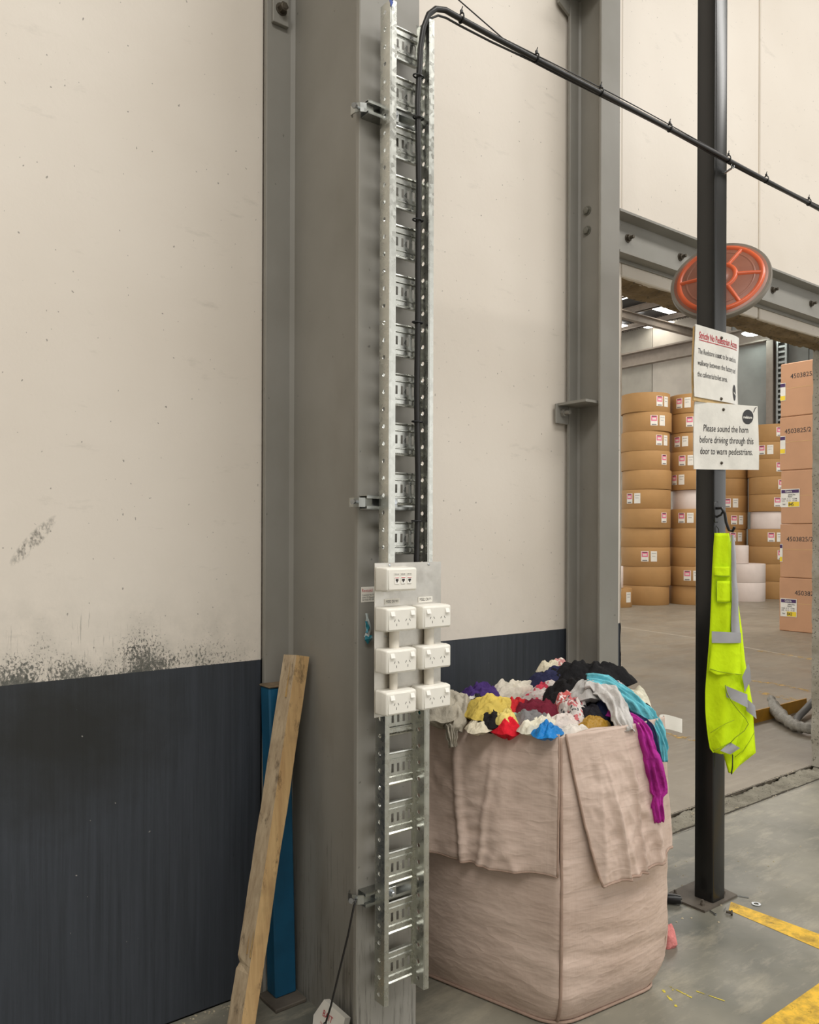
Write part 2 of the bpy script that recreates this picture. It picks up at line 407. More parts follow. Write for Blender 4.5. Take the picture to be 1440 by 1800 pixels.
    def grid(s, fn, nu, nv, closed_u=False):
        vs = [fn(i / nu, j / nv) for j in range(nv + 1) for i in range(nu + (0 if closed_u else 1))]
        w = nu if closed_u else nu + 1; f = []
        for j in range(nv):
            for i in range(nu):
                i2 = (i + 1) % w
                f.append((j * w + i, j * w + i2, (j + 1) * w + i2, (j + 1) * w + i))
        return s.add(vs, f)
    def mesh(s, name, smooth=False, fix=True):
        me = bpy.data.meshes.new(name); me.from_pydata(s.v, [], s.f)
        if fix:
            import bmesh
            bm = bmesh.new(); bm.from_mesh(me); bmesh.ops.recalc_face_normals(bm, faces=bm.faces); bm.to_mesh(me); bm.free()
        if smooth:
            me.polygons.foreach_set('use_smooth', [True] * len(me.polygons))
            if smooth != 'all': 
                try: me.set_sharp_from_angle(angle=math.radians(38))
                except Exception: pass
        me.update(); return me

def link(name, me, mat=None, parent=None, smooth=False):
    if isinstance(me, MB): me = me.mesh(name, smooth)
    if mat is not None and not me.materials: me.materials.append(MAT[mat] if isinstance(mat, str) else mat)
    o = bpy.data.objects.new(name, me); COL.objects.link(o)
    if parent is not None:
        o.parent = parent
    return o
def part(name, mb, mat, parent, smooth=False, label=None):
    """a part whose vertices are in world coordinates, under a thing standing anywhere"""
    o = link(name, mb, mat, parent, smooth)
    q = parent; loc = Vector((0, 0, 0))
    while q is not None: loc += q.location; q = q.parent
    o.location = -loc if parent.parent is None else Vector((0, 0, 0))
    if label: o['label'] = label
    return o
def tag(o, label, cat, group=None):
    o['label'] = label; o['category'] = cat
    if group: o['group'] = group
    return o
def thing(name, label, cat, loc=(0, 0, 0), group=None):
    o = bpy.data.objects.new(name, None); COL.objects.link(o); o.location = loc; o.empty_display_size = 0.05
    return tag(o, label, cat, group)
def solo(name, mb, mat, label, cat, group=None, smooth=False):
    return tag(link(name, mb, mat, None, smooth), label, cat, group)
def struct(name, mb, mat, smooth=False, parent=None):
    o = link(name, mb, mat, parent, smooth); o['kind'] = 'structure'; return o

def hexbolt(c, axis, r=0.012, h=0.010, washer=True):
    """hexagon head on a washer, pointing along axis from the surface point c"""
    c = Vector(c); a = Vector(axis).normalized(); m = MB()
    if washer: m.cyl(c, c + a * 0.003, r * 1.35, 16)
    m.cyl(c + a * 0.003, c + a * (0.003 + h), r, 6)
    m.cyl(c + a * (0.003 + h), c + a * (0.005 + h), r * 0.8, 12, r * 0.6)
    return m

def text_mesh(body, size=1.0, width=None, height=None, bold=0.0, align='LEFT'):
    cu = bpy.data.curves.new('lettering', 'FONT'); cu.body = body; cu.size = size; cu.align_x = align
    cu.resolution_u = 2; cu.offset = bold
    o = bpy.data.objects.new('lettering', cu); COL.objects.link(o)
    bpy.context.view_layer.update()
    me = bpy.data.meshes.new_from_object(o.evaluated_get(bpy.context.evaluated_depsgraph_get()))
    bpy.data.objects.remove(o); bpy.data.curves.remove(cu)
    m = MB(); m.v = [tuple(v.co) for v in me.vertices]; m.f = [tuple(p.vertices) for p in me.polygons]
    bpy.data.meshes.remove(me)
    if m.v:
        x0 = min(p[0] for p in m.v); x1 = max(p[0] for p in m.v)
        k = width / (x1 - x0) if width else 1.0
        ky = height / size if height else k
        m.v = [((p[0] - x0) * k, p[1] * ky, 0.0) for p in m.v]
    return m
def place_text(m, fn):
    m.v = [fn(x, y) for (x, y, _) in m.v]; return m

random.seed(7)
# ================================================================== THE SETTING
DADO = 1.215
struct('floor', MB().box((-8, -14, -0.2), (26, 0.0, 0.0)), 'floor')
struct('floor_reel_store', MB().box((-2, 0.2, -0.2), (26, 22, 0.0)), 'floor2')
# crumbled strip between the two slabs, under the wall line
def thr(u, v):
    x = 3.2 + u * 3.4; y = v * 0.2
    e = min(v, 1 - v)
    gr = 0.035 if e < 0.07 + 0.05 * noise.noise((x * 4, v, 7)) else 0.0
    z = -0.010 - gr + 0.020 * noise.noise((x * 7, y * 12, 0.3)) + 0.012 * noise.noise((x * 26, y * 26, 2.0)) + 0.006 * noise.noise((x * 60, y * 60, 5.0))
    return (x, y, z)
struct('floor_threshold', MB().grid(thr, 420, 26).box((-2, 0.0, -0.2), (26, 0.2, -0.05)), 'thresh', smooth='all')

thr_o = bpy.data.objects['floor_threshold']
dirt_shade_m = pm('joint_dirt_shade', (70, 63, 52), .95, var=.25, vs=40, bump=.6, bs=80)  # dark joint strips: groove shade and dirt both put into the colour
for y0, sd in ((0.004, 1.0), (0.196, 5.0)):
    def jd(u, v, y0=y0, sd=sd):
        x = 3.3 + u * 2.8; w = .011 + .012 * max(0, noise.noise((x * 5, sd, 0))) + .007 * noise.noise((x * 23, sd, 3))
        return (x, y0 + .006 * noise.noise((x * 3, sd, 8)) + (v - .5) * 2 * w, .0012 - .006 * (1 - abs(v - .5) * 2) + .0015 * noise.noise((x * 60, v * 3, sd)))
    struct('joint_dirt_shade', MB().grid(jd, 300, 4), dirt_shade_m, 'all', thr_o)

def empty_struct(name):
    o = bpy.data.objects.new(name, None); COL.objects.link(o); o['kind'] = 'structure'; return o
wall = empty_struct('wall_back')
def panel(a, b): return struct('concrete_panel', MB().cbox(a, b, 0.006), 'wall', parent=wall)
TH = 0.2
panel((-6.0, 0, 0), (1.427, TH, 9.6))
panel((1.439, 0, 0), (3.515, TH, 9.6))
panel((3.515, 0.0, 3.035), (4.873, TH, 9.6))
panel((4.889, 0.0, 3.035), (10.9, TH, 9.6))
panel((6.0, 0, 0), (10.9, TH, 3.035))
struct('joint_sealant', MB().box((4.872, 0.012, 3.04), (4.89, 0.05, 9.6)), pm('pale_sealant', (206, 200, 186), 0.6), parent=wall)
# sawn and broken faces of the opening
def soff(u, v):
    x = 3.515 + u * 2.49; y = 0.001 + v * 0.198
    e = 0.02 if v < 0.08 else 0.0
    return (x, y, 3.035 - 0.012 + 0.016 * noise.noise((x * 5, y * 16, 1)) + 0.008 * noise.noise((x * 22, y * 30, 4)) + e)
struct('lintel_soffit', MB().grid(soff, 160, 14), 'soffit', smooth='all', parent=wall)
def jamb(u, v):
    z = v * 3.02; y = 0.001 + u * 0.198
    return (5.995 - 0.012 + 0.012 * noise.noise((z * 7, y * 14, 9)) + 0.006 * noise.noise((z * 30, y * 30, 3)), y, z)
struct('cut_jamb', MB().grid(jamb, 14, 200), 'rough', smooth='all', parent=wall)
def chip(u, v):
    z = v * 3.03
    return (3.513 + 0.004 + 0.007 * noise.noise((z * 12, u, 3.3)) + 0.004 * noise.noise((z * 40, u, 1.3)), -0.001 + u * 0.2, z)
struct('cut_jamb', MB().grid(chip, 4, 260), 'wall', smooth='all', parent=wall)

struct('wall_left_light_block', MB().box((-5.2, -14, 0), (-5.0, 0, 8.2)), 'soil')  # unseen wall, added to block sky light from the left
struct('ceiling', MB().box((-8, -14, 8.2), (26, 0, 8.4)), 'soil')  # unseen hall roof, added to hold back light from above

# ---------------------------------------------------------------- reel store shell beyond the opening
FX = 23.0
wf = empty_struct('wall_far')
ys = [0.2, 3.6, 7.0, 8.6, 10.95, 13.8, 21.5]
for i in range(6):
    struct('concrete_panel', MB().cbox((FX, ys[i] + 0.01, 0), (FX + 0.2, ys[i + 1] - 0.01, 9.4), 0.01), ('conc', 'conc_d', 'conc_d', 'conc_d', 'conc', 'conc_m')[i], parent=wf)
struct('eaves_beam', MB().box((FX - 0.06, 0.2, 7.35), (FX, 21.5, 7.75)).box((FX - 0.28, 0.2, 7.75), (FX, 21.5, 7.80)).box((FX - 0.22, 0.2, 7.33), (FX, 21.5, 7.37)), 'rafter', parent=wf)
roof = empty_struct('ceiling_reel_store')
rb = MB()
nx = 220
for i in range(nx):                                   # corrugated sheet, ribs running with the rafters' slope
    y0 = 0.2 + i * 21.3 / nx; y1 = y0 + 21.3 / nx; ym = (y0 + y1) / 2
    rb.add([(2.5, y0, 8.95), (24, y0, 8.60), (24, ym, 8.56), (2.5, ym, 8.91), (24, y1, 8.60), (2.5, y1, 8.95)], [(0, 1, 2, 3), (3, 2, 4, 5)])
struct('roof_sheet', rb, 'roof', parent=roof)
for y in (5.6, 12.3, 18.6):
    struct('rafter', MB().box((2.5, y - 0.08, 7.95), (FX, y + 0.08, 7.975)).box((2.5, y - 0.012, 7.975), (FX, y + 0.012, 8.16)).box((2.5, y - 0.08, 8.16), (FX, y + 0.08, 8.185)), 'rafter', parent=roof)
for x in (5.5, 7.5, 9.5, 11.5, 13.5, 15.5, 17.5, 19.1, 20.7, 22.3):
    struct('purlin', MB().box((x, 0.2, 8.42), (x + 0.02, 21.5, 8.62)).box((x, 0.2, 8.42), (x + 0.08, 21.5, 8.44)).box((x - 0.06, 0.2, 8.60), (x + 0.02, 21.5, 8.62)), 'rafter', parent=roof)
for (x0, x1, y0, y1) in ((18.2, 19.0, 11.4, 13.2), (19.2, 19.5, 11.4, 13.6), (20.9, 21.9, 11.4, 12.4), (21.2, 22.1, 14.1, 15.0), (21.0, 21.5, 13.0, 13.6), (19.9, 20.5, 13.6, 14.6), (22.4, 22.9, 12.9, 13.9), (10, 15, 4.0, 4.9), (10, 15, 9.5, 10.4)):
    z = 8.50
    struct('rooflight', MB().box((x0, y0, z), (x1, y1, z + 0.02)), 'skylight', parent=roof)

# ================================================================== STEEL
t = thing('steel_column', 'deep grey steel column behind the galvanised cable trays and sockets', 'column', (1.54, -0.3, 0))
ZT = 8.2
part('back_flange', MB().cbox((1.42, -0.034, 0), (1.655, -0.012, ZT), 0.002), 'steel', t)
part('front_flange', MB().cbox((1.42, -0.633, 0), (1.655, -0.612, ZT), 0.003), 'steel', t)
part('web', MB().box((1.531, -0.612, 0), (1.543, -0.034, ZT)), 'steel', t)
part('weld_bead', MB().prism([(1.531, -0.034), (1.518, -0.034), (1.531, -0.047)], 'Z', 0, ZT), 'steel', t)
cl = part('fixing_cleat', MB().cbox((1.437, -0.050, 3.545), (1.502, -0.0345, 3.72), 0.002), 'steel', t)
part('bolt', hexbolt((1.470, -0.050, 3.60), (0, -1, 0), 0.017, 0.022), 'bolt', cl)

t = thing('steel_column', 'slimmer grey steel column beside the doorway opening', 'column', (3.14, -0.12, 0))
part('back_flange', MB().cbox((3.071, -0.034, 0), (3.210, -0.018, ZT), 0.002), 'steel', t)
part('front_flange', MB().cbox((3.071, -0.225, 0), (3.210, -0.211, ZT), 0.002), 'steel', t)
part('web', MB().box((3.140, -0.211, 0), (3.149, -0.034, ZT)), 'steel', t)
part('weld_bead', MB().prism([(3.140, -0.034), (3.131, -0.034), (3.140, -0.043)], 'Z', 0, ZT), 'steel', t)
for z in (3.259, 3.162):
    part('bolt', hexbolt((3.140, -0.085, z), (-1, 0, 0), 0.017, 0.011), 'boltg', t, label='painted hexagon bolt head')
cl = part('fixing_cleat', MB().cbox((2.985, -0.028, 2.215), (3.090, -0.016, 2.31), 0.002), 'steel', t)
part('stiffener_plate', MB().box((2.995, -0.20, 2.300), (3.140, -0.016, 2.312)), 'steel', t)
part('stud', MB().cyl((3.03, -0.028, 2.268), (3.03, -0.075, 2.268), 0.011, 12).cyl((3.03, -0.029, 2.268), (3.03, -0.045, 2.268), 0.02, 6), 'steel', cl)
cl = part('fixing_cleat', MB().prism([(2.995, 4.25), (3.09, 4.205), (3.09, 4.45), (2.995, 4.45)], 'Y', -0.03, -0.016), 'steel', t)
part('bolt', hexbolt((3.045, -0.03, 4.30), (0, -1, 0), 0.016, 0.02), 'bolt', cl)
part('stiffener_plate', MB().box((2.995, -0.20, 4.30), (3.140, -0.016, 4.312)), 'steel', t)

t = thing('lintel_channel', 'grey steel channel bolted across the wall above the opening', 'beam', (4.6, 0, 3.12))
X0, X1 = 3.40, 8.0
part('web', MB().box((X0, -0.012, 3.10), (X1, -0.002, 3.335)), 'steel', t)
part('top_flange', MB().prism([(-0.012, 3.318), (-0.080, 3.326), (-0.080, 3.338), (-0.002, 3.338)], 'X', X0, X1), 'steel', t)
part('bottom_flange', MB().prism([(-0.002, 3.118), (-0.080, 3.118), (-0.080, 3.130), (-0.012, 3.138)], 'X', X0, X1), 'steel', t)
for x in (3.55, 4.02, 5.02, 5.52, 6.2):
    b = part('bolt', hexbolt((x, -0.012, 3.236), (0, -1, 0), 0.017, 0.014), 'bolt', t, label='rusty hexagon nut on a stud')
    part('stud_end', MB().cyl((x, -0.028, 3.236), (x, -0.052, 3.236), 0.009, 10), 'bolt', b)

# ---------------------------------------------------------------- black post
PX0, PX1, PY0, PY1 = 3.369, 3.467, -0.632, -0.535
t = thing('square_post', 'black square steel post standing in front of the opening', 'post', (3.418, -0.585, 0))
sh = MB()
poly = []
for cx, cy, a0 in ((PX1 - .008, PY1 - .008, 0), (PX0 + .008, PY1 - .008, 90), (PX0 + .008, PY0 + .008, 180), (PX1 - .008, PY0 + .008, 270)):
    for k in range(4):
        q = math.radians(a0 + 30 * k); poly.append((cx + .008 * math.cos(q), cy + .008 * math.sin(q)))
sh.prism(poly, 'Z', 0.010, 8.2)
part('shaft', sh, 'black', t, smooth=True)
bp = part('base_plate', MB().prism([(3.275, -0.650), (3.542, -0.650), (3.57, -0.50), (3.56, -0.44), (3.316, -0.44), (3.275, -0.48)], 'Z', 0.0, 0.010), 'plate', t)
for (x, y) in ((3.31, -0.475), (3.318, -0.612), (3.505, -0.60)):
    part('anchor_bolt', MB().cyl((x, y, 0.010), (x, y, 0.022), 0.011, 6).cyl((x, y, 0.022), (x, y, 0.034), 0.006, 8), 'plate', bp)
part('eye_bolt', MB().cyl((3.44, -0.632, 3.335), (3.44, -0.668, 3.345), 0.005, 8).tube([(3.44 + .012 * math.cos(q), -0.674, 3.357 + .012 * math.sin(q)) for q in [i * math.pi / 5 for i in range(10)]], 0.003, 6, True), 'zinc', t, smooth=True)

# garment hook on the post
solo('coat_hook', MB().cbox((3.360, -0.640, 1.735), (3.392, -0.632, 1.830), 0.003)
     .tube([(3.376, -0.640, 1.80), (3.374, -0.665, 1.80), (3.372, -0.682, 1.775), (3.370, -0.690, 1.735), (3.369, -0.705, 1.70), (3.368, -0.722, 1.695), (3.366, -0.733, 1.715)], 0.0065, 8)
     .tube([(3.376, -0.640, 1.76), (3.378, -0.66, 1.77), (3.379, -0.672, 1.79)], 0.005, 8),
     'blackp', 'black double coat hook screwed to the black post', 'hook', smooth=True)

# ---------------------------------------------------------------- blue stub post in the corner
t = thing('corner_post', 'short blue steel post with a rusty cap in the corner by the column', 'post', (1.47, -0.075, 0))
lean = math.tan(math.radians(1.6))
def leanbox(x0, y0, x1, y1, z0, z1, c=0.0):
    m = MB().cbox((x0, y0, z0), (x1, y1, z1), 0.006); m.v = [(x - (z * lean), y, z) for x, y, z in m.v]; return m
part('shaft', leanbox(1.428, -0.112, 1.514, -0.044, 0.012, 1.128), 'blue', t)
part('cap', leanbox(1.424, -0.117, 1.518, -0.041, 1.128, 1.136), 'rust', t)
part('base_plate', MB().cbox((1.395, -0.172, 0.0), (1.520, -0.040, 0.014), 0.003), 'plate', t)

# ---------------------------------------------------------------- leaning timber
def timber():
    t = thing('timber_post', 'weathered square timber leaning into the corner over the blue post', 'timber', (1.2, -0.26, 0))
    a = Vector((1.207, -0.262, 0.0)); b = Vector((1.478, -0.165, 1.245))
    d = (b - a).normalized(); v = Vector((math.sin(YAW), math.cos(YAW), 0)); r = d.cross(v).normalized(); f = r.cross(d)
    h = 0.046
    e1 = -f * 0.0 - f * h; e2 = r * h
    # cross section: one edge points at the viewer's side of the hall, faces left and right of it
    c0 = [-f * h * 0.95 - r * 0.004, r * h * 1.02 + f * 0.002, f * h, -r * h * 0.98 - f * 0.004]
    n = 60; Lh = (b - a).length
    rings = []
    for i in range(n + 1):
        s_ = i / n; p = a + d * (Lh * s_)
        ring = []
        for k, c in enumerate(c0):
            q = c * (1 + 0.05 * noise.noise((s_ * 9, k * 3.1, 0.0)) + 0.02 * noise.noise((s_ * 40, k * 5.1, 2.0)))
            if k == 1 and 0.185 < s_ < 0.215: q = q * 0.80
            if i == n: q = q + d * (0.012 * noise.noise((k * 2.3, 1, 1)))
            ring.append(p + q)
        rings.append(ring)
    def face(k0, k1):
        m = MB(); vs = []
        for i in range(n + 1): vs += [rings[i][k0], rings[i][k1]]
        m.add(vs, [(2 * i, 2 * i + 1, 2 * i + 3, 2 * i + 2) for i in range(n)]); return m
    body = MB(); vs = [q for ring in rings for q in ring]
    fs = []
    for i in range(n):
        for k in (0, 1, 2): fs.append((i * 4 + k, i * 4 + k + 1, i * 4 + 4 + k + 1, i * 4 + 4 + k))
        fs.append((i * 4 + 3, i * 4, i * 4 + 4, i * 4 + 7))
    fs += [(0, 1, 2, 3), (n * 4, n * 4 + 1, n * 4 + 2, n * 4 + 3)]
    body.add(vs, fs)
    me = body.mesh('timber', False); me.materials.append(MAT['wood']); me.materials.append(MAT['woodg'])
    for p_ in me.polygons:
        ids = sorted(i % 4 for i in p_.vertices)
        if ids == [0, 0, 1, 1]: p_.material_index = 1
    o = link('beam', me, None, t); o.location = -t.location
    for (s0, s1, off, w) in ((0.225, 0.30, 0.0, 0.006), (0.23, 0.285, 0.014, 0.004), (0.885, 0.985, 0.014, 0.007)):
        p0 = a + d * Lh * s0; p1 = a + d * Lh * s1
        base = -f * h * 0.98 + r * off + f * off
        sp = MB().add([p0 + base - r * w * .5, p0 + base + r * w * .5, p1 + base + r * .001, p0 + base - f * 0.006], [(0, 1, 2), (0, 3, 2), (1, 3, 2), (0, 1, 3)])
        part('splinter', sp, 'ply', t)
timber()

# ================================================================== CABLE TRAYS
def holed_strip(m, fn, n, length, w, r):
    """strip of n square-ish cells, each with an octagonal hole; fn(a, b) -> point, a across 0..w, b along"""
    for i in range(n):
        b0 = i * length; c = (w * 0.46, b0 + length / 2)
        outer = [(w, b0 + length / 2), (w, b0 + length), (w / 2, b0 + length), (0, b0 + length), (0, b0 + length / 2), (0, b0), (w / 2, b0), (w, b0)]
        inner = [(c[0] + r * math.cos(k * math.pi / 4), c[1] + r * math.sin(k * math.pi / 4)) for k in range(8)]
        m.add([fn(*p) for p in outer] + [fn(*p) for p in inner], [(k, (k + 1) % 8, 8 + (k + 1) % 8, 8 + k) for k in range(8)])

def rung_mesh(width):
    """one folded rung: lips at both long edges, two ridges and a row of slots; local, facing -Y"""
    m = MB(); h = 0.051
    prof = [(0.010, -h), (-0.003, -h), (-0.004, -h + .004), (0.0, -h + .008), (0.0, -0.031), (-0.0035, -0.029), (-0.0035, -0.026), (0.0015, -0.024), (0.0015, -0.0135)]
    def strip(pr):
        vs = []
        for (y, z) in pr: vs += [(0, y, z), (width, y, z)]
        m.add(vs, [(2 * i, 2 * i + 1, 2 * i + 3, 2 * i + 2) for i in range(len(pr) - 1)])
    strip(prof); strip([(y, -z) for (y, z) in prof][::-1])
    x = 0.0; pitch = width / 6.0; sw = pitch * 0.42
    edges = [0.0]
    for k in range(6): edges += [pitch * (k + .5) - sw / 2 , pitch * (k + .5) + sw / 2]
    edges.append(width)
    for k in range(0, len(edges), 2):
        a, b = edges[k], edges[k + 1]
        m.add([(a, 0.0015, -.0135), (b, 0.0015, -.0135), (b, 0.0015, .0135), (a, 0.0015, .0135)], [(0, 1, 2, 3)])
    return m.mesh('rung', False, False)

PER = 0.1541
def tray(name_label, x0, x1, z0, z1, gap0, lip, mats):
    """x0/x1 outer web faces; gap0 = height of one gap centre"""
    t = thing('cable_tray', name_label, 'cable tray', (x0, -0.70, z0))
    YB, YF = -0.674, -0.724
    n = int((z1 - z0) / (PER / 3)); ln = (z1 - z0) / n
    m = MB()
    holed_strip(m, lambda a, b: (x0, YB - a, z0 + b), n, ln, YB - YF, 0.0068)
    m.add([(x0 + .0015, YB, z0), (x0 + .0015, YF, z0), (x0 + .0015, YF, z1), (x0 + .0015, YB, z1)], [])
    m.add([(x0, YF, z0), (x0 + .004, YF - .002, z0), (x0 + lip, YF - .002, z0), (x0 + lip, YF + .006, z0),
           (x0, YF, z1), (x0 + .004, YF - .002, z1), (x0 + lip, YF - .002, z1), (x0 + lip, YF + .006, z1)],
          [(0, 1, 5, 4), (1, 2, 6, 5), (2, 3, 7, 6)])
    o = part('side_rail', m, mats[0], t, label='perforated side rail')
    s = o.modifiers.new('sheet', 'SOLIDIFY'); s.thickness = 0.0012
    m = MB()
    holed_strip(m, lambda a, b: (x1, YB - a, z0 + b), n, ln, YB - YF, 0.0068)
    m.add([(x1, YF, z0), (x1 + .003, YF - .002, z0), (x1 + .018, YF - .002, z0), (x1 + .018, YF + .006, z0),
           (x1, YF, z1), (x1 + .003, YF - .002, z1), (x1 + .018, YF - .002, z1), (x1 + .018, YF + .006, z1)],
          [(0, 1, 5, 4), (1, 2, 6, 5), (2, 3, 7, 6)])
    o = part('side_rail', m, mats[0], t, label='perforated side rail')
    s = o.modifiers.new('sheet', 'SOLIDIFY'); s.thickness = 0.0012
    # inner return strips along the back of both rails
    part('back_return', MB().box((x0, YB - .001, z0), (x0 + .012, YB + .0005, z1)), mats[0], t)
    part('back_return', MB().box((x1 - .012, YB - .001, z0), (x1, YB + .0005, z1)), mats[0], t)
    me = rung_mesh(x1 - x0 - .022); me.materials.append(MAT[mats[1]])
    k0 = math.ceil((z0 + 0.03 - gap0 - PER / 2) / PER)
    z = gap0 + PER / 2 + k0 * PER
    while z < z1 - 0.03:
        o = bpy.data.objects.new('rung', me); COL.objects.link(o); o.parent = t
        o.location = Vector((x0 + .011, YB - .001, z)) - t.location
        z += PER
    return t
tr1 = tray('tall galvanised cable tray carrying the black cable above the sockets', 1.470, 1.622, 1.455, 3.292, 3.13, 0.022, ('galv', 'galv'))
tr2 = tray('shorter galvanised cable tray running down below the white sockets', 1.460, 1.612, 0.255, 1.30, 1.028, 0.014, ('galv', 'galv'))
# stamped lettering down the lower side rail
for k in range(6):
    z = 1.10 - k * PER
    m = place_text(text_mesh('UNISTRUT', 0.01, width=0.034), lambda x, y, z=z: (1.4590, -0.683 - x, z + y))
    part('stamped_text', m, 'inkg', tr2)
    m = place_text(text_mesh('50-150', 0.01, width=0.03), lambda x, y, z=z: (1.4590, -0.683 - x, z - 0.012 + y))
    part('stamped_text', m, 'inkg', tr2)

def bracket(z, label, flip):
    t = thing('strut_bracket', label, 'bracket', (1.43, -0.65, z), 'strut brackets clamped to the column')
    m = MB(); h = 0.0205
    xa, xb = 1.425, 1.63
    m.box((xa, -0.6355, z - h), (xb, -0.6335, z + h))
    for s_ in (-1, 1):
        m.box((xa, -0.674, z + s_ * h - .001), (xb, -0.6335, z + s_ * h + .001))
        m.box((xa, -0.674, z + s_ * (h - .0045) - .0045), (xb, -0.672, z + s_ * (h - .0045) + .0045))
        m.box((xa, -0.672, z + s_ * (h - .008) - .001), (xb, -0.665, z + s_ * (h - .008) + .001))
    part('strut', m, 'galv2', t)
    # clamp strap hooking round the flange edge
    y0 = -0.668; pts = [(1.452, -0.662), (1.425, -0.664), (1.408, -0.655), (1.398, -0.640), (1.398, -0.618), (1.410, -0.606)]
    m = MB()
    for s_ in (0,):
        out = []; th = 0.004
        for i, p in enumerate(pts):
            d = Vector((pts[min(i + 1, 5)][0] - pts[max(i - 1, 0)][0], pts[min(i + 1, 5)][1] - pts[max(i - 1, 0)][1])).normalized()
            out.append((p, (p[0] + d.y * th, p[1] - d.x * th)))
        poly = [a for a, _ in out] + [b for _, b in out][::-1]
        m.prism(poly, 'Z', z - 0.014, z + 0.014)
    c = part('clamp', m, 'galv2', t)
    b = Vector((1.402, -0.658, z))
    part('clamp_bolt', MB().cyl(b + Vector((0.012, 0.012, flip * .002)), b + Vector((-0.020, -0.008, flip * .010)), 0.0048, 10).cyl(b + Vector((-0.018, -0.006, flip * .009)), b + Vector((-0.028, -0.011, flip * .012)), 0.0085, 6), 'zinc', c)
    # fixing bolt through the strut, seen in the gap between two rungs
    w = part('plate_washer', MB().cbox((1.500, -0.678, z - .018), (1.538, -0.674, z + .018), 0.001), 'galv2', t)
    part('bolt', hexbolt((1.519, -0.678, z), (0, -1, 0), 0.0095, 0.008), 'zinc', w)
    return t
bracket(2.976, 'topmost galvanised strut bracket clamped round the column flange', -1)
bracket(1.775, 'middle galvanised strut bracket, just above the socket plate', 0)
bracket(0.566, 'lowest galvanised strut bracket, with a black cord hanging from its clamp', 1)

# ---------------------------------------------------------------- cables
main = [(1.594, -0.705, 1.56)] + [(1.594 + .002 * math.sin(k), -0.705 + .002 * math.cos(k * 1.7), 1.6 + k * 0.13) for k in range(12)] + \
       [(1.596, -0.706, 3.13), (1.599, -0.708, 3.20), (1.607, -0.712, 3.262), (1.624, -0.717, 3.310), (1.650, -0.720, 3.336), (1.690, -0.721, 3.347), (1.74, -0.721, 3.345)]
for x in [1.9 + 0.12 * k for k in range(44)]:
    main.append((x, -0.721 + min(1, (x - 1.8) / 1.6) * 0.046, 3.342 + 0.028 * min(1, (x - 1.8) / 1.5) - 0.012 * math.sin(max(0, x - 3.4) * 1.2) * (x > 3.4)))
t = thing('power_cable', 'thick black cable rising in the tray and running off to the right', 'cable', (1.594, -0.705, 1.56))
part('sheath', MB().tube(main, 0.0092, 10), 'cable', t, smooth='all')
def along(x):
    for a, b in zip(main, main[1:]):
        if a[0] <= x <= b[0] and a[2] > 3.3: 
            k = (x - a[0]) / max(1e-6, b[0] - a[0]); return Vector(a).lerp(Vector(b), k)
    return None
for x in (1.757, 2.116, 2.479, 2.937, 3.40, 3.728, 4.141, 4.6, 5.1):
    p = along(x)
    if p is None: continue
    m = MB().tube([(p.x, p.y + .0125 * math.cos(q), p.z + .004 + .0165 * math.sin(q)) for q in [i * math.pi / 6 for i in range(12)]], 0.0026, 6, True)
    m.cbox((p.x - .004, p.y - .005, p.z + .018), (p.x + .004, p.y + .003, p.z + .030), .001).cyl((p.x, p.y, p.z + .028), (p.x + .004, p.y - .002, p.z + .042), 0.0018, 6)
    part('cable_tie', m, 'blackp', t)
for z in (1.72, 2.03, 2.34, 2.66, 2.98, 3.11):
    part('cable_tie', MB().tube([(1.593 + .0185 * math.cos(q), -0.705 + .0115 * math.sin(q), z) for q in [i * math.pi / 6 for i in range(12)]], 0.0026, 6, True), 'blackp', t)
cat = [(1.66, -0.715, 3.43)] + [(x, -0.717 + min(1, (x - 1.8) / 1.6) * 0.046, along(x).z + 0.017 + 0.006 * math.sin(x * 3)) for x in [1.95 + 0.15 * k for k in range(34)]]
solo('catenary_wire', MB().tube([(1.30, -0.70, 3.52)] + cat, 0.0022, 6), 'cable', 'thin black support wire just above the thick cable', 'wire', smooth='all')
sec = [(1.606, -0.690, 1.50)] + [(1.606 + .002 * math.sin(k * 2.1), -0.690, 1.56 + k * .13) for k in range(13)] + [(1.608, -0.698, 3.20), (1.617, -0.706, 3.265), (1.637, -0.712, 3.305), (1.665, -0.714, 3.324), (1.70, -0.713, 3.330), (1.76, -0.709, 3.331), (1.90, -0.708, 3.331)]
sec += [(x, along(x).y + .010, along(x).z - .004 + .003 * math.sin(x * 5)) for x in [2.1 + .15 * k for k in range(32)]]
solo('data_cable', MB().tube(sec, 0.0036, 8), 'cable', 'thinner black cable running beside the thick one all along', 'cable', smooth='all')
solo('blue_data_cable', MB().tube([(1.505, -0.70, 1.50), (1.502, -0.70, 1.56), (1.497, -0.702, 1.60), (1.492, -0.705, 1.645), (1.489, -0.705, 1.70)], 0.0045, 8), 'cable_b', 'short blue data cable curving behind the top of the socket plate', 'cable', smooth='all')
solo('tape_flag', MB().box((1.462, -0.728, 3.29), (1.478, -0.726, 3.318)).prism([(1.462, 3.29), (1.470, 3.268), (1.478, 3.285)], 'Y', -0.728, -0.726), 'bluetape', 'scrap of blue tape at the top of the tall cable tray', 'tape')
solo('trailing_cord', MB().tube([(1.40, -0.662, 0.575), (1.388, -0.664, 0.555), (1.374, -0.655, 0.47), (1.352, -0.64, 0.36), (1.331, -0.628, 0.26), (1.316, -0.62, 0.205), (1.309, -0.615, 0.16)], 0.0032, 6).tube([(1.316, -0.62, 0.21), (1.309, -0.615, 0.16), (1.300, -0.612, 0.08), (1.292, -0.61, 0.006)], 0.0052, 8), 'cable', 'thin black cord hanging from the lowest bracket to the floor', 'cord', smooth='all')

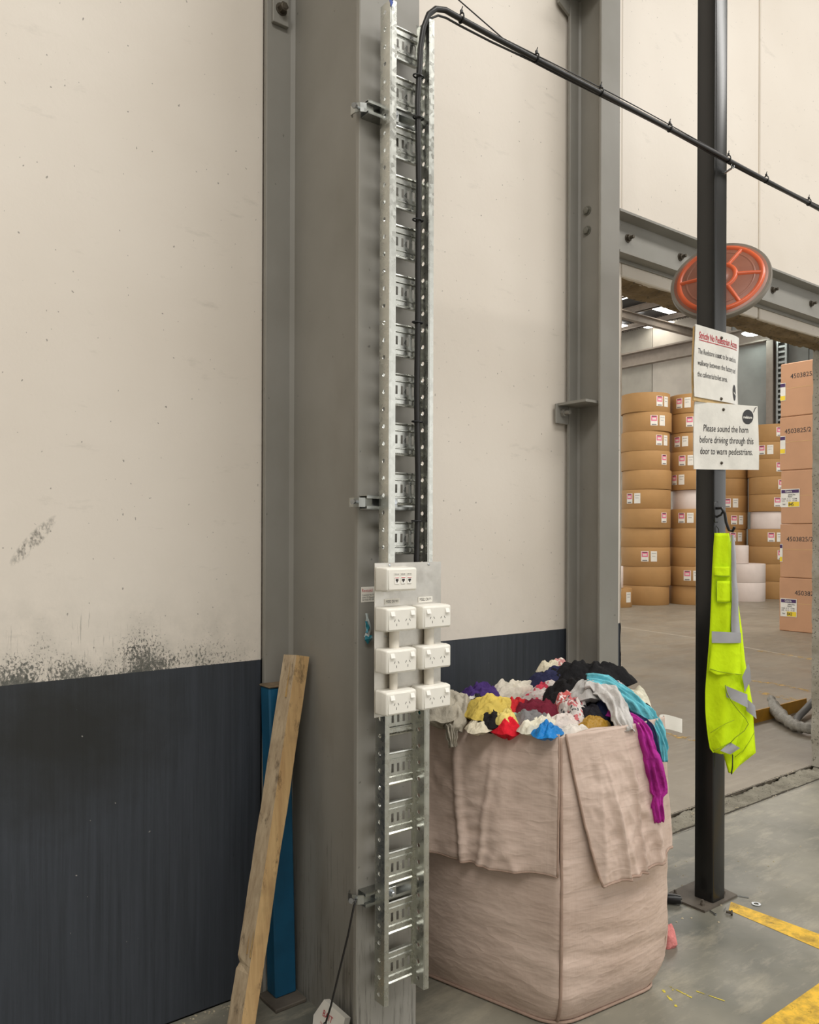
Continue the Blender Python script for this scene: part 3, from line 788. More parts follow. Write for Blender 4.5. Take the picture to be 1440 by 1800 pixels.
# ================================================================== SOCKET PLATE
YP = -0.7275
t = thing('mounting_plate', 'galvanised sheet plate carrying the white sockets', 'plate', (1.415, YP, 1.132))
part('sheet', MB().box((1.415, YP - .0015, 1.132), (1.672, YP, 1.592)), 'sheet', t)
for x in (1.470, 1.622):
    part('rivet', MB().lathe([(0.0001, .003), (.0025, .0026), (.0042, .001), (.0045, 0)], 10), 'zinc', t)
    o = [c for c in t.children if c.name.startswith('rivet')][-1]
    o.rotation_euler = (math.radians(90), 0, 0); o.location = Vector((x, YP - .0015, 1.584)) - t.location
part('screw', MB().cyl((1.455, YP - .0015, 1.372), (1.455, YP - .006, 1.372), .003, 8), 'zinc', t)

def box_shape(w, h, d):
    """surface box with rounded vertical and horizontal front edges, local: back at y=0, front at y=-d"""
    m = MB(); r = 0.006; rows = []
    def ring(y, ins, rc):
        pts = []
        x0, x1, z0, z1 = ins, w - ins, ins, h - ins
        for cx, cz, a0 in ((x1 - rc, z1 - rc, 0), (x0 + rc, z1 - rc, 90), (x0 + rc, z0 + rc, 180), (x1 - rc, z0 + rc, 270)):
            for k in range(4):
                q = math.radians(a0 + 30 * k); pts.append((cx + rc * math.cos(q), y, cz + rc * math.sin(q)))
        return pts
    seq = [(0, 0.0, .005), (-d * .55, 0.0008, .005), (-d * .56, 0.0, .005), (-d + .007, 0.0012, .006), (-d + .003, 0.002, .006), (-d + .0008, 0.004, .006), (-d, 0.008, .004)]
    for s_ in seq: rows += ring(*s_)
    n = 16; f = []
    for j in range(len(seq) - 1):
        for k in range(n): f.append((j * n + k, j * n + (k + 1) % n, (j + 1) * n + (k + 1) % n, (j + 1) * n + k))
    f.append(tuple(range((len(seq) - 1) * n, len(seq) * n))); f.append(tuple(range(n)))
    return m.add(rows, f)
BW, BH, BD = 0.116, 0.072, 0.052
body_me = box_shape(BW, BH, BD).mesh('box', True); body_me.materials.append(MAT['white'])
face_me = MB().cbox((0.007, -BD - .0022, 0.006), (BW - .007, -BD + .001, BH - .006), .0015).mesh('face', True); face_me.materials.append(MAT['white'])
def rocker():
    m = MB().prism([(-BD - .0022, 0), (-BD - .0085, .001), (-BD - .0035, .0135), (-BD - .0022, .0135)], 'X', 0, .0145); return m
rock_me = rocker().mesh('rocker', True); rock_me.materials.append(MAT['whitew'])
def slotbar(cx, cz, ang, l=.0075, w=.0017):
    a = math.radians(ang); ux, uz = math.sin(a), math.cos(a)
    p = []
    for s1, s2 in ((-1, -1), (1, -1), (1, 1), (-1, 1)):
        p.append((cx + ux * l / 2 * s2 + uz * w / 2 * s1, cz + uz * l / 2 * s2 - ux * w / 2 * s1))
    return MB().prism(p, 'Y', -BD - .0018, -BD - .00245)
slot_me = {}
for nm, dx, dz, an in (('l', -.0072, .004, 30), ('r', .0072, .004, -30), ('e', 0, -.0085, 0)):
    me = slotbar(dx, dz, an).mesh('pin_slot', False); me.materials.append(MAT['slot']); slot_me[nm] = me
out_me = MB().prism([(.014 * math.cos(q), .015 * math.sin(q) - .001) for q in [i * math.pi / 10 for i in range(20)]], 'Y', -BD - .0021, -BD - .0027)
def sub(me, name, parent, loc=(0, 0, 0)):
    o = bpy.data.objects.new(name, me); COL.objects.link(o); o.parent = parent; o.location = loc; return o
names = [('topmost', 'left'), ('middle', 'left'), ('lowest', 'left'), ('topmost', 'right'), ('middle', 'right'), ('lowest', 'right')]
i = 0
for cx, side in ((1.420, 'left'), (1.556, 'right')):
    for z, lv in ((1.389, 'top'), (1.2655, 'middle'), (1.142, 'bottom')):
        d = thing('double_socket', 'white double power socket, %s one of the %s column on the plate' % (lv, side), 'socket', (cx, YP - .0015, z), 'double power sockets')
        b = sub(body_me, 'housing', d)
        f = sub(face_me, 'face_plate', d)
        for sx in (0.0135, BW - .0135 - .0145): sub(rock_me, 'switch', d, (sx, 0, 0.0475))
        for ox in (0.037, 0.079):
            for nm in 'lre': sub(slot_me[nm], 'pin_slot', f, (ox, 0, 0.030))
        i += 1
d = thing('data_outlet', 'white outlet box with three data jacks at the top of the plate', 'outlet', (1.420, YP - .0015, 1.508))
sub(body_me, 'housing', d); f = sub(face_me, 'face_plate', d)
for k in range(3):
    x = 0.036 + k * 0.0235
    j = part('data_jack', MB().cbox((x - .008, -BD - .0042, .023), (x + .008, -BD - .002, .044), .001), 'whitew', d); j.location = (0, 0, 0)
    s_ = MB().prism([(x - .005, .038), (x + .005, .038), (x + .005, .032), (x + .002, .032), (x + .002, .028), (x - .002, .028), (x - .002, .032), (x - .005, .032)], 'Y', -BD - .0036, -BD - .0046)
    o = link('jack_opening', s_, 'slot', j)
    o = link('jack_label', MB().box((x - .010, -BD - .003, .048), (x + .010, -BD - .0021, .056)), 'paper', d)
    m = place_text(text_mesh('D0%d-0%d' % (k + 1, k + 4), 0.01, width=0.014), lambda a, b, x=x: (x - .007 + a, -BD - .0033, .0505 + b))
    link('lettering', m, 'ink', o)
    link('red_mark', MB().box((x - .007, -BD - .0046, .0405), (x + .007, -BD - .0042, .0422)), 'red', j)
for x, z0, z1 in ((1.476, 1.3375, 1.389), (1.474, 1.214, 1.2655), (1.611, 1.3375, 1.389), (1.611, 1.214, 1.2655)):
    r = 0.0155 if z0 > 1.3 or x > 1.5 else 0.0125
    part('conduit', MB().cyl((x, YP - .0175, z0), (x, YP - .0175, z1), r, 18), 'pvc', t, smooth=True)
for x, z, s in ((1.451, 1.466, 'MSB2 DB W1'), (1.580, 1.466, 'MSB2 DB P1')):
    lb = part('circuit_label', MB().box((x, YP - .003, z + .001), (x + .056, YP - .0015, z + .0175)), 'paper', t)
    m = place_text(text_mesh(s, 0.01, width=0.046), lambda a, b, x=x, z=z: (x + .005 + a, YP - .0034, z + .0055 + b * 1.4))
    part('lettering', m, 'ink', lb)

# small stickers on the column face
t = thing('service_sticker', 'small white service sticker with red print on the column edge', 'sticker', (1.46, -0.634, 1.47))
part('sheet', MB().box((1.432, -0.6338, 1.468), (1.484, -0.6331, 1.515)), 'paper', t)
part('lettering', place_text(text_mesh('Rentokil', 0.01, width=0.040), lambda a, b: (1.435 + a, -0.6342, 1.499 + b * 1.2)), 'red', t)
for k, (z, s) in enumerate(((1.488, 'Customer No 72'), (1.480, 'Unit 12 Month'), (1.473, 'Service 03 04'))):
    part('lettering', place_text(text_mesh(s, 0.01, width=0.044), lambda a, b, z=z: (1.436 + a, -0.6342, z + b)), 'ink', t)
t = thing('plastic_tag', 'twisted teal and clear plastic tag stuck on the column edge', 'tag', (1.45, -0.64, 1.34))
def tg(u, v, z0, z1, w0, w1):
    z = z0 + (z1 - z0) * v; w = w0 + (w1 - w0) * v
    return (1.452 + (u - .5) * w + .004 * math.sin(v * 4), -0.638 - .008 * math.sin(u * 3.1) - .003 * math.sin(v * 9 + u * 5), z)
part('film', MB().grid(lambda u, v: tg(u, v, 1.362, 1.434, .024, .010), 8, 14), 'clear', t, smooth='all')
part('print', MB().grid(lambda u, v: (lambda p: (p[0] - .004, p[1] - .002, p[2]))(tg(u, v, 1.375, 1.41, .010, .008)), 6, 8), 'teal', t, smooth='all')
part('tip', MB().add([(1.440, -0.645, 1.366), (1.466, -0.645, 1.366), (1.468, -0.645, 1.356), (1.452, -0.642, 1.338), (1.438, -0.645, 1.354), (1.452, -0.652, 1.357)], [(0, 1, 5), (1, 2, 5), (2, 3, 5), (3, 4, 5), (4, 0, 5), (0, 4, 3, 2, 1)]), 'teal', t)
# packet lying against the web
t = thing('bait_packet', 'white packet with red print lying at the foot of the column', 'packet', (1.47, -0.4, 0))
def pk(a, b, c): return (1.452 + b * 0.035 - c * .01, -0.315 - a * 0.165, 0.012 + b * 0.115 + c * .02 - a * .004)
m = MB(); n = 6
top = [pk(0, 0.25, 0), pk(0.22, 0.80, 0), pk(1.0, 0.80, 0), pk(1.0, 0.05, 0), pk(0.05, 0.0, 0)]
bot = [(p[0] + .022, p[1], p[2] - .006) for p in top]
part('carton', MB().add(top + bot, [(0, 1, 2, 3, 4), (9, 8, 7, 6, 5)] + [(i, (i + 1) % 5, 5 + (i + 1) % 5, 5 + i) for i in range(5)]), 'paper', t)
for (a, b, w, s) in ((0.30, 0.42, 0.35, 'BAIT'), (0.28, 0.22, 0.30, 'Do not touch')):
    tm = text_mesh(s, 0.01, width=w)
    part('lettering', place_text(tm, lambda x, y, a=a, b=b: (lambda q: (q[0] - .0012, q[1], q[2] + .0012))(pk(a + x, b + y * 1.3, 0))), 'red', t)

# ================================================================== SIGNS AND MIRROR
def sign1(x, z, off=0.0):
    s_ = x; bend = max(0.0, s_ - 3.445)
    return (s_ - bend * 0.10, -0.646 - off + bend * bend * 1.0 + 0.004 * math.sin((z - 2.28) * 14) * min(1, abs(s_ - 3.4) * 6), z)
t = thing('warning_sign', 'upper white sign on the black post with a red underlined heading', 'sign', (3.4, -0.64, 2.28))
m = MB(); m.grid(lambda u, v: sign1(3.188 + u * .402, 2.285 + v * .316, 0.0), 24, 16).grid(lambda u, v: sign1(3.188 + u * .402, 2.285 + v * .316, -0.003), 24, 16)
part('sheet', m, 'sign', t, smooth='all')
b = part('backing_board', MB().grid(lambda u, v: sign1(3.187 + u * .37, 2.268 + v * .325, -0.0045), 14, 2).grid(lambda u, v: sign1(3.187 + u * .37, 2.268 + v * .325, -0.0115), 14, 2)
         .grid(lambda u, v: sign1(3.187 + u * .37, 2.268, -0.0045 - .007 * v), 14, 1).grid(lambda u, v: sign1(3.187, 2.268 + .325 * u, -0.0045 - .007 * v), 4, 1), 'ply', t)
def st1(s, x, z, w, h, mat, bold=0.0):
    part('lettering', place_text(text_mesh(s, 1.0, width=w, height=h, bold=bold), lambda a, c: sign1(x + a, z + c, 0.0012)), mat, t)
st1('Strictly No Pedestrian Access', 3.218, 2.545, 0.335, 0.042, 'red', 0.012)
part('underline', MB().grid(lambda u, v: sign1(3.218 + u * .335, 2.536 + v * .003, 0.0012), 20, 1), 'red', t)
st1('The Reelstore is', 3.216, 2.478, 0.145, 0.034, 'ink')
st1('not', 3.366, 2.478, 0.034, 0.034, 'ink', 0.02)
st1('to be used as a', 3.408, 2.478, 0.140, 0.034, 'ink')
st1('walkway between the factory and', 3.216, 2.428, 0.330, 0.034, 'ink')
st1('the cafeteria/toilet area.', 3.216, 2.378, 0.235, 0.034, 'ink')
lg = [(3.532 + .021 * math.cos(q) * (1.0 + .12 * math.sin(q)), 2.338 + .037 * math.sin(q)) for q in [i * math.pi / 12 for i in range(24)]]
lo = part('logo', MB().add([sign1(x, z, .0012) for x, z in lg], [tuple(range(24))]), 'ink', t)
part('logo_word', MB().add([sign1(x, z, .0022) for x, z in ((3.520, 2.343), (3.544, 2.333), (3.546, 2.326), (3.522, 2.335))], [(0, 1, 2, 3)]), 'paper', lo)
for x, z in ((3.398, 2.572), (3.398, 2.296)):
    part('screw', MB().cyl(sign1(x, z, 0.0), sign1(x, z, .006), .008, 10, .005), 'bolt', t)

def sign2(x, z, off=0.0):
    k = x - 3.398
    return (x - 0.10 * k, -0.652 - off - 0.14 * k - 0.25 * max(0, -k) * k * -1.0 + 0.005 * math.sin((z - 1.97) * 9 + x * 8), z + 0.030 * k)
t = thing('warning_sign', 'lower white sign on the black post asking drivers to sound the horn', 'sign', (3.4, -0.65, 1.97))
W2 = (3.190, 0.475); Z2 = (1.975, 0.298)
m = MB().grid(lambda u, v: sign2(W2[0] + u * W2[1], Z2[0] + v * Z2[1] - 0.004 * v * 0), 24, 16).grid(lambda u, v: sign2(W2[0] + u * W2[1], Z2[0] + v * Z2[1], -0.004), 24, 16)
part('sheet', m, 'sign', t, smooth='all')
part('edge', MB().grid(lambda u, v: sign2(W2[0] + u * W2[1], Z2[0], -.004 * v), 24, 1).grid(lambda u, v: sign2(W2[0], Z2[0] + u * Z2[1], -.004 * v), 16, 1).grid(lambda u, v: sign2(W2[0] + W2[1], Z2[0] + u * Z2[1], -.004 * v), 16, 1), 'sign', t)
def st2(s, x, z, w, h, mat='ink'):
    part('lettering', place_text(text_mesh(s, 1.0, width=w, height=h), lambda a, c: sign2(x + a, z + c, 0.0012)), mat, t)
st2('Please sound the horn', 3.262, 2.145, 0.320, 0.044)
st2('before driving through this', 3.236, 2.094, 0.385, 0.044)
st2('door to warn pedestrians.', 3.240, 2.043, 0.375, 0.044)
lg = []
for i in range(28):
    q = i * 2 * math.pi / 28; r = 1 + 0.10 * math.cos(q - 0.5) - 0.10 * math.cos(2 * q + .6)
    lg.append((3.578 + .047 * r * math.cos(q), 2.218 + .031 * r * math.sin(q)))
lo = part('logo', MB().add([sign2(x, z, .0012) for x, z in lg], [tuple(range(28))]), 'ink', t)
part('logo_word', place_text(text_mesh('reelstore', 1.0, width=.070, height=.018, bold=.03), lambda a, c: sign2(3.545 + a, 2.212 + c, .0020)), 'paper', lo)
for x, z in ((3.398, 2.246), (3.398, 2.005)):
    part('screw', MB().cyl(sign2(x, z, 0.0), sign2(x, z, .006), .0075, 10, .005), 'bolt', t)
part('pen_stroke', MB().add([sign2(x, z, .0012) for x, z in ((3.626, 2.243), (3.632, 2.243), (3.645, 2.262), (3.656, 2.266), (3.655, 2.269), (3.642, 2.265))], [(0, 1, 2, 5), (5, 2, 3, 4)]), 'ink', t)

# convex mirror seen from behind
MC = Vector((3.627, -0.50, 2.91)); v = (MC - CAM).normalized(); r = v.cross(Vector((0, 0, 1))).normalized(); u = r.cross(v)
s_, c_ = math.sin(math.radians(43)), math.cos(math.radians(43))
N = (-v * c_ + (u * 0.985 - r * 0.17) * s_).normalized()
ex = (r * 0.985 + u * 0.17).normalized(); ey = N.cross(ex).normalized(); ex = ey.cross(N)
mt = Matrix((ex, ey, N)).transposed().to_4x4()
mt.translation = MC
RM = 0.232
t = thing('convex_mirror', 'round convex safety mirror seen from its orange ribbed back', 'mirror')
t.matrix_world = mt
dish = lambda rr: 0.030 * (1 - (rr / RM) ** 2) + 0.006          # height of the back shell
prof = [(0.0001, dish(0) + .004), (.03, dish(.03) + .004), (.034, dish(.034))] + [(rr, dish(rr)) for rr in (.05, .075, .1, .125, .15, .175, .2, .215)] + [(RM - .006, .004)]
o = link('back_shell', MB().lathe(prof, 64), 'orange', t, 'all')
def ring_rib(r0, w, h): return MB().lathe([(r0 - w, dish(r0 - w) - .001), (r0 - w * .5, dish(r0) + h), (r0 + w * .5, dish(r0) + h), (r0 + w, dish(r0 + w) - .001)], 64)
for r0, w, h in ((0.072, .012, .008), (0.190, .013, .009)):
    link('ring_rib', ring_rib(r0, w, h), 'orangeb', t, 'all')
link('ring_rib', ring_rib(0.155, .006, .002), 'orange', t, 'all')
for k in range(6):
    a = math.radians(60 * k - 9); ca, sa = math.cos(a), math.sin(a); m = MB(); vs = []
    for i in range(13):
        rr = .078 + i * (.186 - .078) / 12
        for off, hh in ((-.011, -.001), (-.005, .008), (.005, .008), (.011, -.001)):
            vs.append((rr * ca - off * sa, rr * sa + off * ca, dish(rr) + hh))
    m.add(vs, [(i * 4 + q, i * 4 + q + 1, i * 4 + q + 5, i * 4 + q + 4) for i in range(12) for q in range(3)])
    link('spoke_rib', m, 'orangeb', t, 'all')
link('hub', MB().lathe([(.0001, dish(0) + .012), (.018, dish(0) + .012), (.022, dish(0) + .004), (.034, dish(.034))], 24), 'red', t, True)
link('rim', MB().lathe([(RM - .020, .010), (RM - .004, .010), (RM, .004), (RM, -.012), (RM - .004, -.016), (RM - .014, -.015)], 64), 'rim', t, True)
link('mirror_face', MB().lathe([(.0001, -.050), (.06, -.047), (.12, -.039), (.18, -.026), (RM - .012, -.014)], 48), 'mirror', t, 'all')
m = MB(); inv = mt.inverted()
m.tube([inv @ Vector(p) for p in ((3.460, -0.56, 3.05), (3.52, -0.555, 3.05), (3.56, -0.55, 3.01), (3.60, -0.535, 2.955))], 0.009, 8)
link('wall_arm', m, 'blackp', t, 'all')

# ================================================================== HI-VIS GARMENT
UX = Vector((math.cos(YAW), -math.sin(YAW), 0)); OUT = Vector((-math.sin(YAW), -math.cos(YAW), 0)); O0 = Vector((3.42, -0.64, 1.68))
K = 0.002535
def gp(a, b, out):            # pattern coordinates (units of 2.6 mm) on the hanging plane
    return O0 + UX * ((a - 1282.5) * K) + OUT * out + Vector((0, 0, -(b - 938) * K))
def sheet(rows, out0, rip, nrm=24, seed=0, thick=0.018, sub=4):
    """loft between left/right edges given per height; front bulges with running folds, closed at the back"""
    m = MB(); R = []
    for (b0, l0, r0), (b1, l1, r1) in zip(rows, rows[1:]):
        for k in range(sub): q = k / sub; R.append((b0 + (b1 - b0) * q, l0 + (l1 - l0) * q, r0 + (r1 - r0) * q))
    R.append(rows[-1])
    n = nrm; tot = len(R); vs = []
    for j, (b, l, r_) in enumerate(R):
        for i in range(n + 1):
            q = i / n; a = l + (r_ - l) * q
            f = rip * (math.sin(q * 9 + seed + b * .010) * .5 + .5 * noise.noise((a * .045, b * .016, seed * 1.7))) * (0.35 + 0.65 * min(1, j / tot * 2.2))
            vs.append(gp(a, b, out0 + thick * math.sin(math.pi * q) ** .6 + f))
        for i in range(n + 1):
            q = 1 - i / n; a = l + (r_ - l) * q
            vs.append(gp(a, b, out0 - thick * .4 * math.sin(math.pi * q) ** .6))
    w = 2 * (n + 1); fs = []
    for j in range(tot - 1):
        for i in range(w): fs.append((j * w + i, j * w + (i + 1) % w, (j + 1) * w + (i + 1) % w, (j + 1) * w + i))
    fs += [tuple(range(w))[::-1], tuple(range((tot - 1) * w, tot * w))]
    return m.add(vs, fs)
t = thing('hi_vis_jacket', 'fluorescent yellow work jacket with grey reflective tape hanging on the post', 'jacket', (3.42, -0.72, 0.6))
part('back_panel', sheet([(937, 1264, 1288), (980, 1264, 1291), (1040, 1266, 1301), (1110, 1268, 1312), (1160, 1270, 1317), (1200, 1270, 1324), (1240, 1270, 1331), (1300, 1272, 1335), (1325, 1278, 1337), (1345, 1284, 1312), (1360, 1288, 1293)], 0.045, 0.012, seed=1), 'hiviz', t, smooth='all')
part('front_panel', sheet([(935, 1259, 1285), (960, 1257, 1289), (1000, 1255, 1291), (1060, 1253, 1297), (1110, 1251, 1299), (1140, 1249, 1301), (1180, 1246, 1303), (1215, 1244, 1310), (1245, 1244, 1314), (1262, 1245, 1312), (1282, 1247, 1306), (1302, 1250, 1300), (1316, 1253, 1296), (1323, 1258, 1288)], 0.066, 0.016, seed=4), 'hiviz', t, smooth='all')
part('storm_flap', sheet([(1127, 1250, 1301), (1145, 1248.5, 1301.5), (1165, 1246, 1302), (1176, 1244.5, 1302.5), (1183, 1256, 1302)], 0.095, 0.010, seed=2, thick=.008), 'hiviz', t, smooth='all')
part('pocket', sheet([(1019, 1259, 1283), (1040, 1259, 1283.5), (1056, 1259, 1284)], 0.093, 0.004, seed=6, thick=.006, nrm=10), 'hiviz', t, smooth='all')
part('pocket_flap', sheet([(994, 1254, 1282), (1004, 1253.6, 1282), (1010, 1254.5, 1281.5)], 0.095, 0.003, seed=3, thick=.008, nrm=10), 'hiviz', t, smooth='all')
def strip(quad, out, nu=8, nv=8, bow=.006):
    (a, b, c, d) = quad
    def fn(x, y):
        p = [(1 - y) * ((1 - x) * a[i] + x * b[i]) + y * ((1 - x) * d[i] + x * c[i]) for i in (0, 1)]
        return gp(p[0], p[1], out + bow * math.sin(math.pi * x) + .003 * math.sin(p[1] * .09 + p[0] * .05))
    return MB().grid(fn, nu, nv).grid(lambda x, y: fn(x, y) - OUT * .0015, nu, nv)
for q, o in ((((1284, 938), (1290, 938), (1295, 1030), (1285, 1030)), .096), (((1285, 1030), (1295, 1030), (1300, 1126), (1284, 1126)), .100),
             (((1250, 1107), (1300, 1109), (1300.5, 1127), (1249.5, 1127)), .104),
             (((1272, 1201), (1312, 1217), (1312, 1240), (1276, 1222)), .106), (((1317, 1163), (1322, 1194), (1311, 1215), (1306, 1188)), .083),
             (((1311, 1224), (1328, 1238), (1332, 1262), (1313, 1247)), .085), (((1283, 1301), (1300, 1311), (1283, 1322), (1266, 1316)), .100)):
    part('reflective_tape', strip(q, o), 'tape', t, smooth='all')
def edge(pts, out, w=.0024, mat='binding', nm='binding'):
    part(nm, MB().tube([gp(a, b, out) for a, b in pts], w, 6), mat, t, smooth='all')
edge([(1291, 1325), (1291, 1345), (1289, 1360)], .075)
edge([(1284, 938), (1284, 1000), (1285, 1060), (1284, 1108)], .095, .0018, 'hiviz_s', 'seam')
edge([(1273, 1200), (1275, 1213), (1283, 1228), (1296, 1245), (1308, 1258), (1313, 1268), (1306, 1280), (1290, 1292), (1281, 1302)], .110, .0020, 'hiviz_s', 'hem')
edge([(1253, 1316), (1262, 1312), (1274, 1306), (1283, 1301)], .102, .0020, 'hiviz_s', 'hem')
edge([(1246, 1172), (1262, 1177), (1282, 1180), (1302, 1182)], .108, .0016, 'hiviz_s', 'seam')
edge([(1254, 1009), (1268, 1011), (1282, 1010)], .104, .0014, 'hiviz_s', 'seam')
edge([(1259, 1018), (1259, 1038), (1259, 1056), (1272, 1057), (1284, 1056), (1284, 1036), (1284, 1019)], .098, .0014, 'hiviz_s', 'seam')
edge([(1248, 1285), (1262, 1276), (1276, 1268), (1290, 1262)], .100, .0013, 'hiviz_s', 'seam')
edge([(1295, 1330), (1310, 1318), (1322, 1300), (1330, 1285)], .074, .0013, 'hiviz_s', 'seam')
part('hanging_loop', MB().tube([gp(1262, 938, .06), gp(1262, 928, .055), gp(1264, 922, .05), gp(1268, 928, .055), gp(1268, 938, .06)], .002, 6), 'binding', t)

# ================================================================== BULK BAG
bag = thing('bulk_bag', 'big pinkish beige woven bulk bag filled with rags', 'bag', (2.28, -0.5, 0))
A = Vector((2.10, -0.850)); B = Vector((2.635, -0.895)); C = Vector((2.56, -0.17)); Dd = Vector((1.915, -0.13))
def bag_ring(z, n, grow=0.0, rc=0.045):
    """rounded quadrilateral outline at height z"""
    cs = [A, B, C, Dd]; ctr = (A + B + C + Dd) / 4
    s_ = z / 1.0
    g = 0.030 * math.sin(math.pi * min(1, max(0, s_)) ** 0.75) - (0.055 * (1 - s_ / 0.10) ** 2 if s_ < 0.10 else 0.0) + grow
    r0 = rc + 0.06 * max(0, 0.12 - s_) / 0.12
    pts = []
    for i in range(4):
        p = cs[i]; a = cs[i - 1]; b = cs[(i + 1) % 4]
        da = (a - p).normalized(); db = (b - p).normalized(); dg = ((p - ctr).normalized())
        p = p + dg * (g * 0.55)
        p0 = p + da * r0; p1 = p + db * r0
        pts.append((p0, p, p1))
    out = []; per = n // 4
    for i in range(4):
        p0, p, p1 = pts[i]; q0 = pts[(i + 1) % 4][0]
        for k in range(6):
            w = k / 6; out.append(p0 * (1 - w) ** 2 + p * 2 * w * (1 - w) + p1 * w * w)
        m_ = per - 6; nrm = Vector(((q0 - p1).y, -(q0 - p1).x)).normalized()
        for k in range(m_):
            w = k / m_; bulge = max(0, g) * 1.1 * math.sin(math.pi * w)
            out.append(p1 * (1 - w) + q0 * w + nrm * bulge)
    return out
NB = 160; rows = []
zs = [0.0, .006, .02, .045, .08, .12] + [.16 + k * (0.985 - .16) / 40 for k in range(41)]
for z in zs:
    for k, p in enumerate(bag_ring(z, NB)):
        q = k / NB
        w = (.006 * noise.noise((p.x * 4, p.y * 4, z * 6)) + .0045 * (1 - 2.4 * abs(noise.noise((p.x * 2.2, p.y * 2.2, z * 13 + p.x * 2)))) + .0012 * noise.noise((p.x * 14, p.y * 14, z * 26))) * min(1, z / .1)
        d = (p - (A + B + C + Dd) / 4).normalized(); rows.append((p.x + d.x * w, p.y + d.y * w, z))
m = MB(); f = []
for j in range(len(zs) - 1):
    for k in range(NB): f.append((j * NB + k, j * NB + (k + 1) % NB, (j + 1) * NB + (k + 1) % NB, (j + 1) * NB + k))
f.append(tuple(range(NB))[::-1])
# rim rolled inwards and an inner wall
kk = len(rows); inner = []
for gq, z in ((0.004, 0.995), (-0.008, 1.000), (-0.022, 0.992), (-0.03, 0.96), (-0.035, 0.80)):
    for k, p in enumerate(bag_ring(0.985, NB, gq)): inner.append((p.x, p.y, z + 0.012 * noise.noise((p.x * 6, p.y * 6, 3.0)) * (z > .9)))
base = (len(zs) - 1) * NB
for j in range(5):
    lo_ = base if j == 0 else kk + (j - 1) * NB
    for k in range(NB): f.append((lo_ + k, lo_ + (k + 1) % NB, kk + j * NB + (k + 1) % NB, kk + j * NB + k))
m.add(rows + inner, f)
part('body', m, 'bag', bag, smooth='all')
ring_ref = bag_ring(0.6, NB)
def bag_side(i, w, z, grow):
    """point on side i (0: A-B, 3: D-A) at fraction w along it"""
    R = bag_ring(z, NB, grow); per = NB // 4
    if i == 0: x = 3 + w * (per - 0)
    else: x = 3 * per + 3 + w * per
    k = int(math.floor(x)); fr = x - k
    return R[k % NB] * (1 - fr) + R[(k + 1) % NB] * fr
PLEATS = {3: ((.50, .016, .020, .10), (.66, .010, .016, -.05), (.30, .008, .030, .04), (.12, .012, .03, 0)), 0: ((.55, .010, .05, .35), (.80, .010, .03, -.25), (.25, .008, .04, .2))}
def flap(i, w0t, w1t, w0b, w1b, zb0, zb1, seed, nu=110, nv=50):
    def fn(u, v):
        w0 = w0t + (w0b - w0t) * v; w1 = w1t + (w1b - w1t) * v; w = w0 + (w1 - w0) * u
        zb = zb0 + (zb1 - zb0) * u + .012 * noise.noise((u * 5, seed, 0)); z = 1.004 + (zb - 1.004) * v
        fold = .016 * (1 - abs(noise.noise((u * 4.2 + seed + .3 * v, v * .7, seed))) * 2.2) ** 3 * (.3 + .7 * v) + .010 * noise.noise((u * 3.2, v * 2.6, seed + 3)) + .004 * (1 - abs(noise.noise((u * 6 + v * 5, v * 6 - u * 3, seed + 1))) * 2.5) + .0015 * noise.noise((u * 30, v * 22, seed))
        for (pc, pa, pw, ps) in PLEATS[i]:
            fold += pa * math.exp(-((u - pc - ps * (v - .5) - .015 * noise.noise((v * 4, pc, 1))) / pw) ** 2) * (.25 + .75 * v)
        p = bag_side(i, w, min(z, .985), 0.013 + fold * min(1, v * 3 + .15) + 0.014 * v)
        return (p.x, p.y, z)
    m = MB().grid(fn, nu, nv)
    hem = [fn(k / nu, 1.0) for k in range(nu + 1)]
    return m, hem, fn
for (args, lab) in (((3, 0.02, 0.985, 0.02, 0.965, .515, .530, 2.0), 'overhanging skirt on the side nearest the column'), ((0, 0.035, 1.02, 0.235, 1.005, .492, .520, 7.0), 'overhanging skirt on the side facing the hall')):
    m, hem, fn = flap(*args)
    o = part('skirt', m, 'bag', bag, smooth='all', label=lab)
    sm = o.modifiers.new('cloth', 'SOLIDIFY'); sm.thickness = 0.003
    part('hem_cord', MB().tube([(p[0], p[1], p[2]) for p in hem], 0.0045, 6), 'seam', bag, smooth='all')
    if args[0] == 0: part('hem_cord', MB().tube([fn(0.0, k / 20) for k in range(21)], 0.0042, 6), 'seam', bag, smooth='all')
    else: part('hem_cord', MB().tube([fn(1.0, k / 20) for k in range(21)], 0.0042, 6), 'seam', bag, smooth='all')
def corner(z): 
    R = bag_ring(z, NB, 0.006); p = R[3]; return (p.x + .004 * noise.noise((0, 0, z * 9)), p.y, z)
part('corner_seam', MB().tube([corner(0.006 + k * .985 / 60) for k in range(61)], 0.006, 8), 'seam', bag, smooth='all')
def bseam(k):
    R = bag_ring(0.012, NB, 0.008); p = R[k % NB]; return (p.x, p.y, 0.008)
part('bottom_seam', MB().tube([bseam(k) for k in range(NB)], 0.006, 6, True), 'seam', bag, smooth='all')
R = bag_ring(.2, NB); pB = R[NB // 4 + 3]
part('lifting_loop', MB().tube([(pB.x + .006, pB.y + .02, .42), (pB.x + .016, pB.y + .015, .34), (pB.x + .022, pB.y + .01, .25), (pB.x + .026, pB.y + .012, .2), (pB.x + .016, pB.y + .012, .14), (pB.x - .005, pB.y + .01, .09)], .005, 6), 'bag', bag, smooth='all')
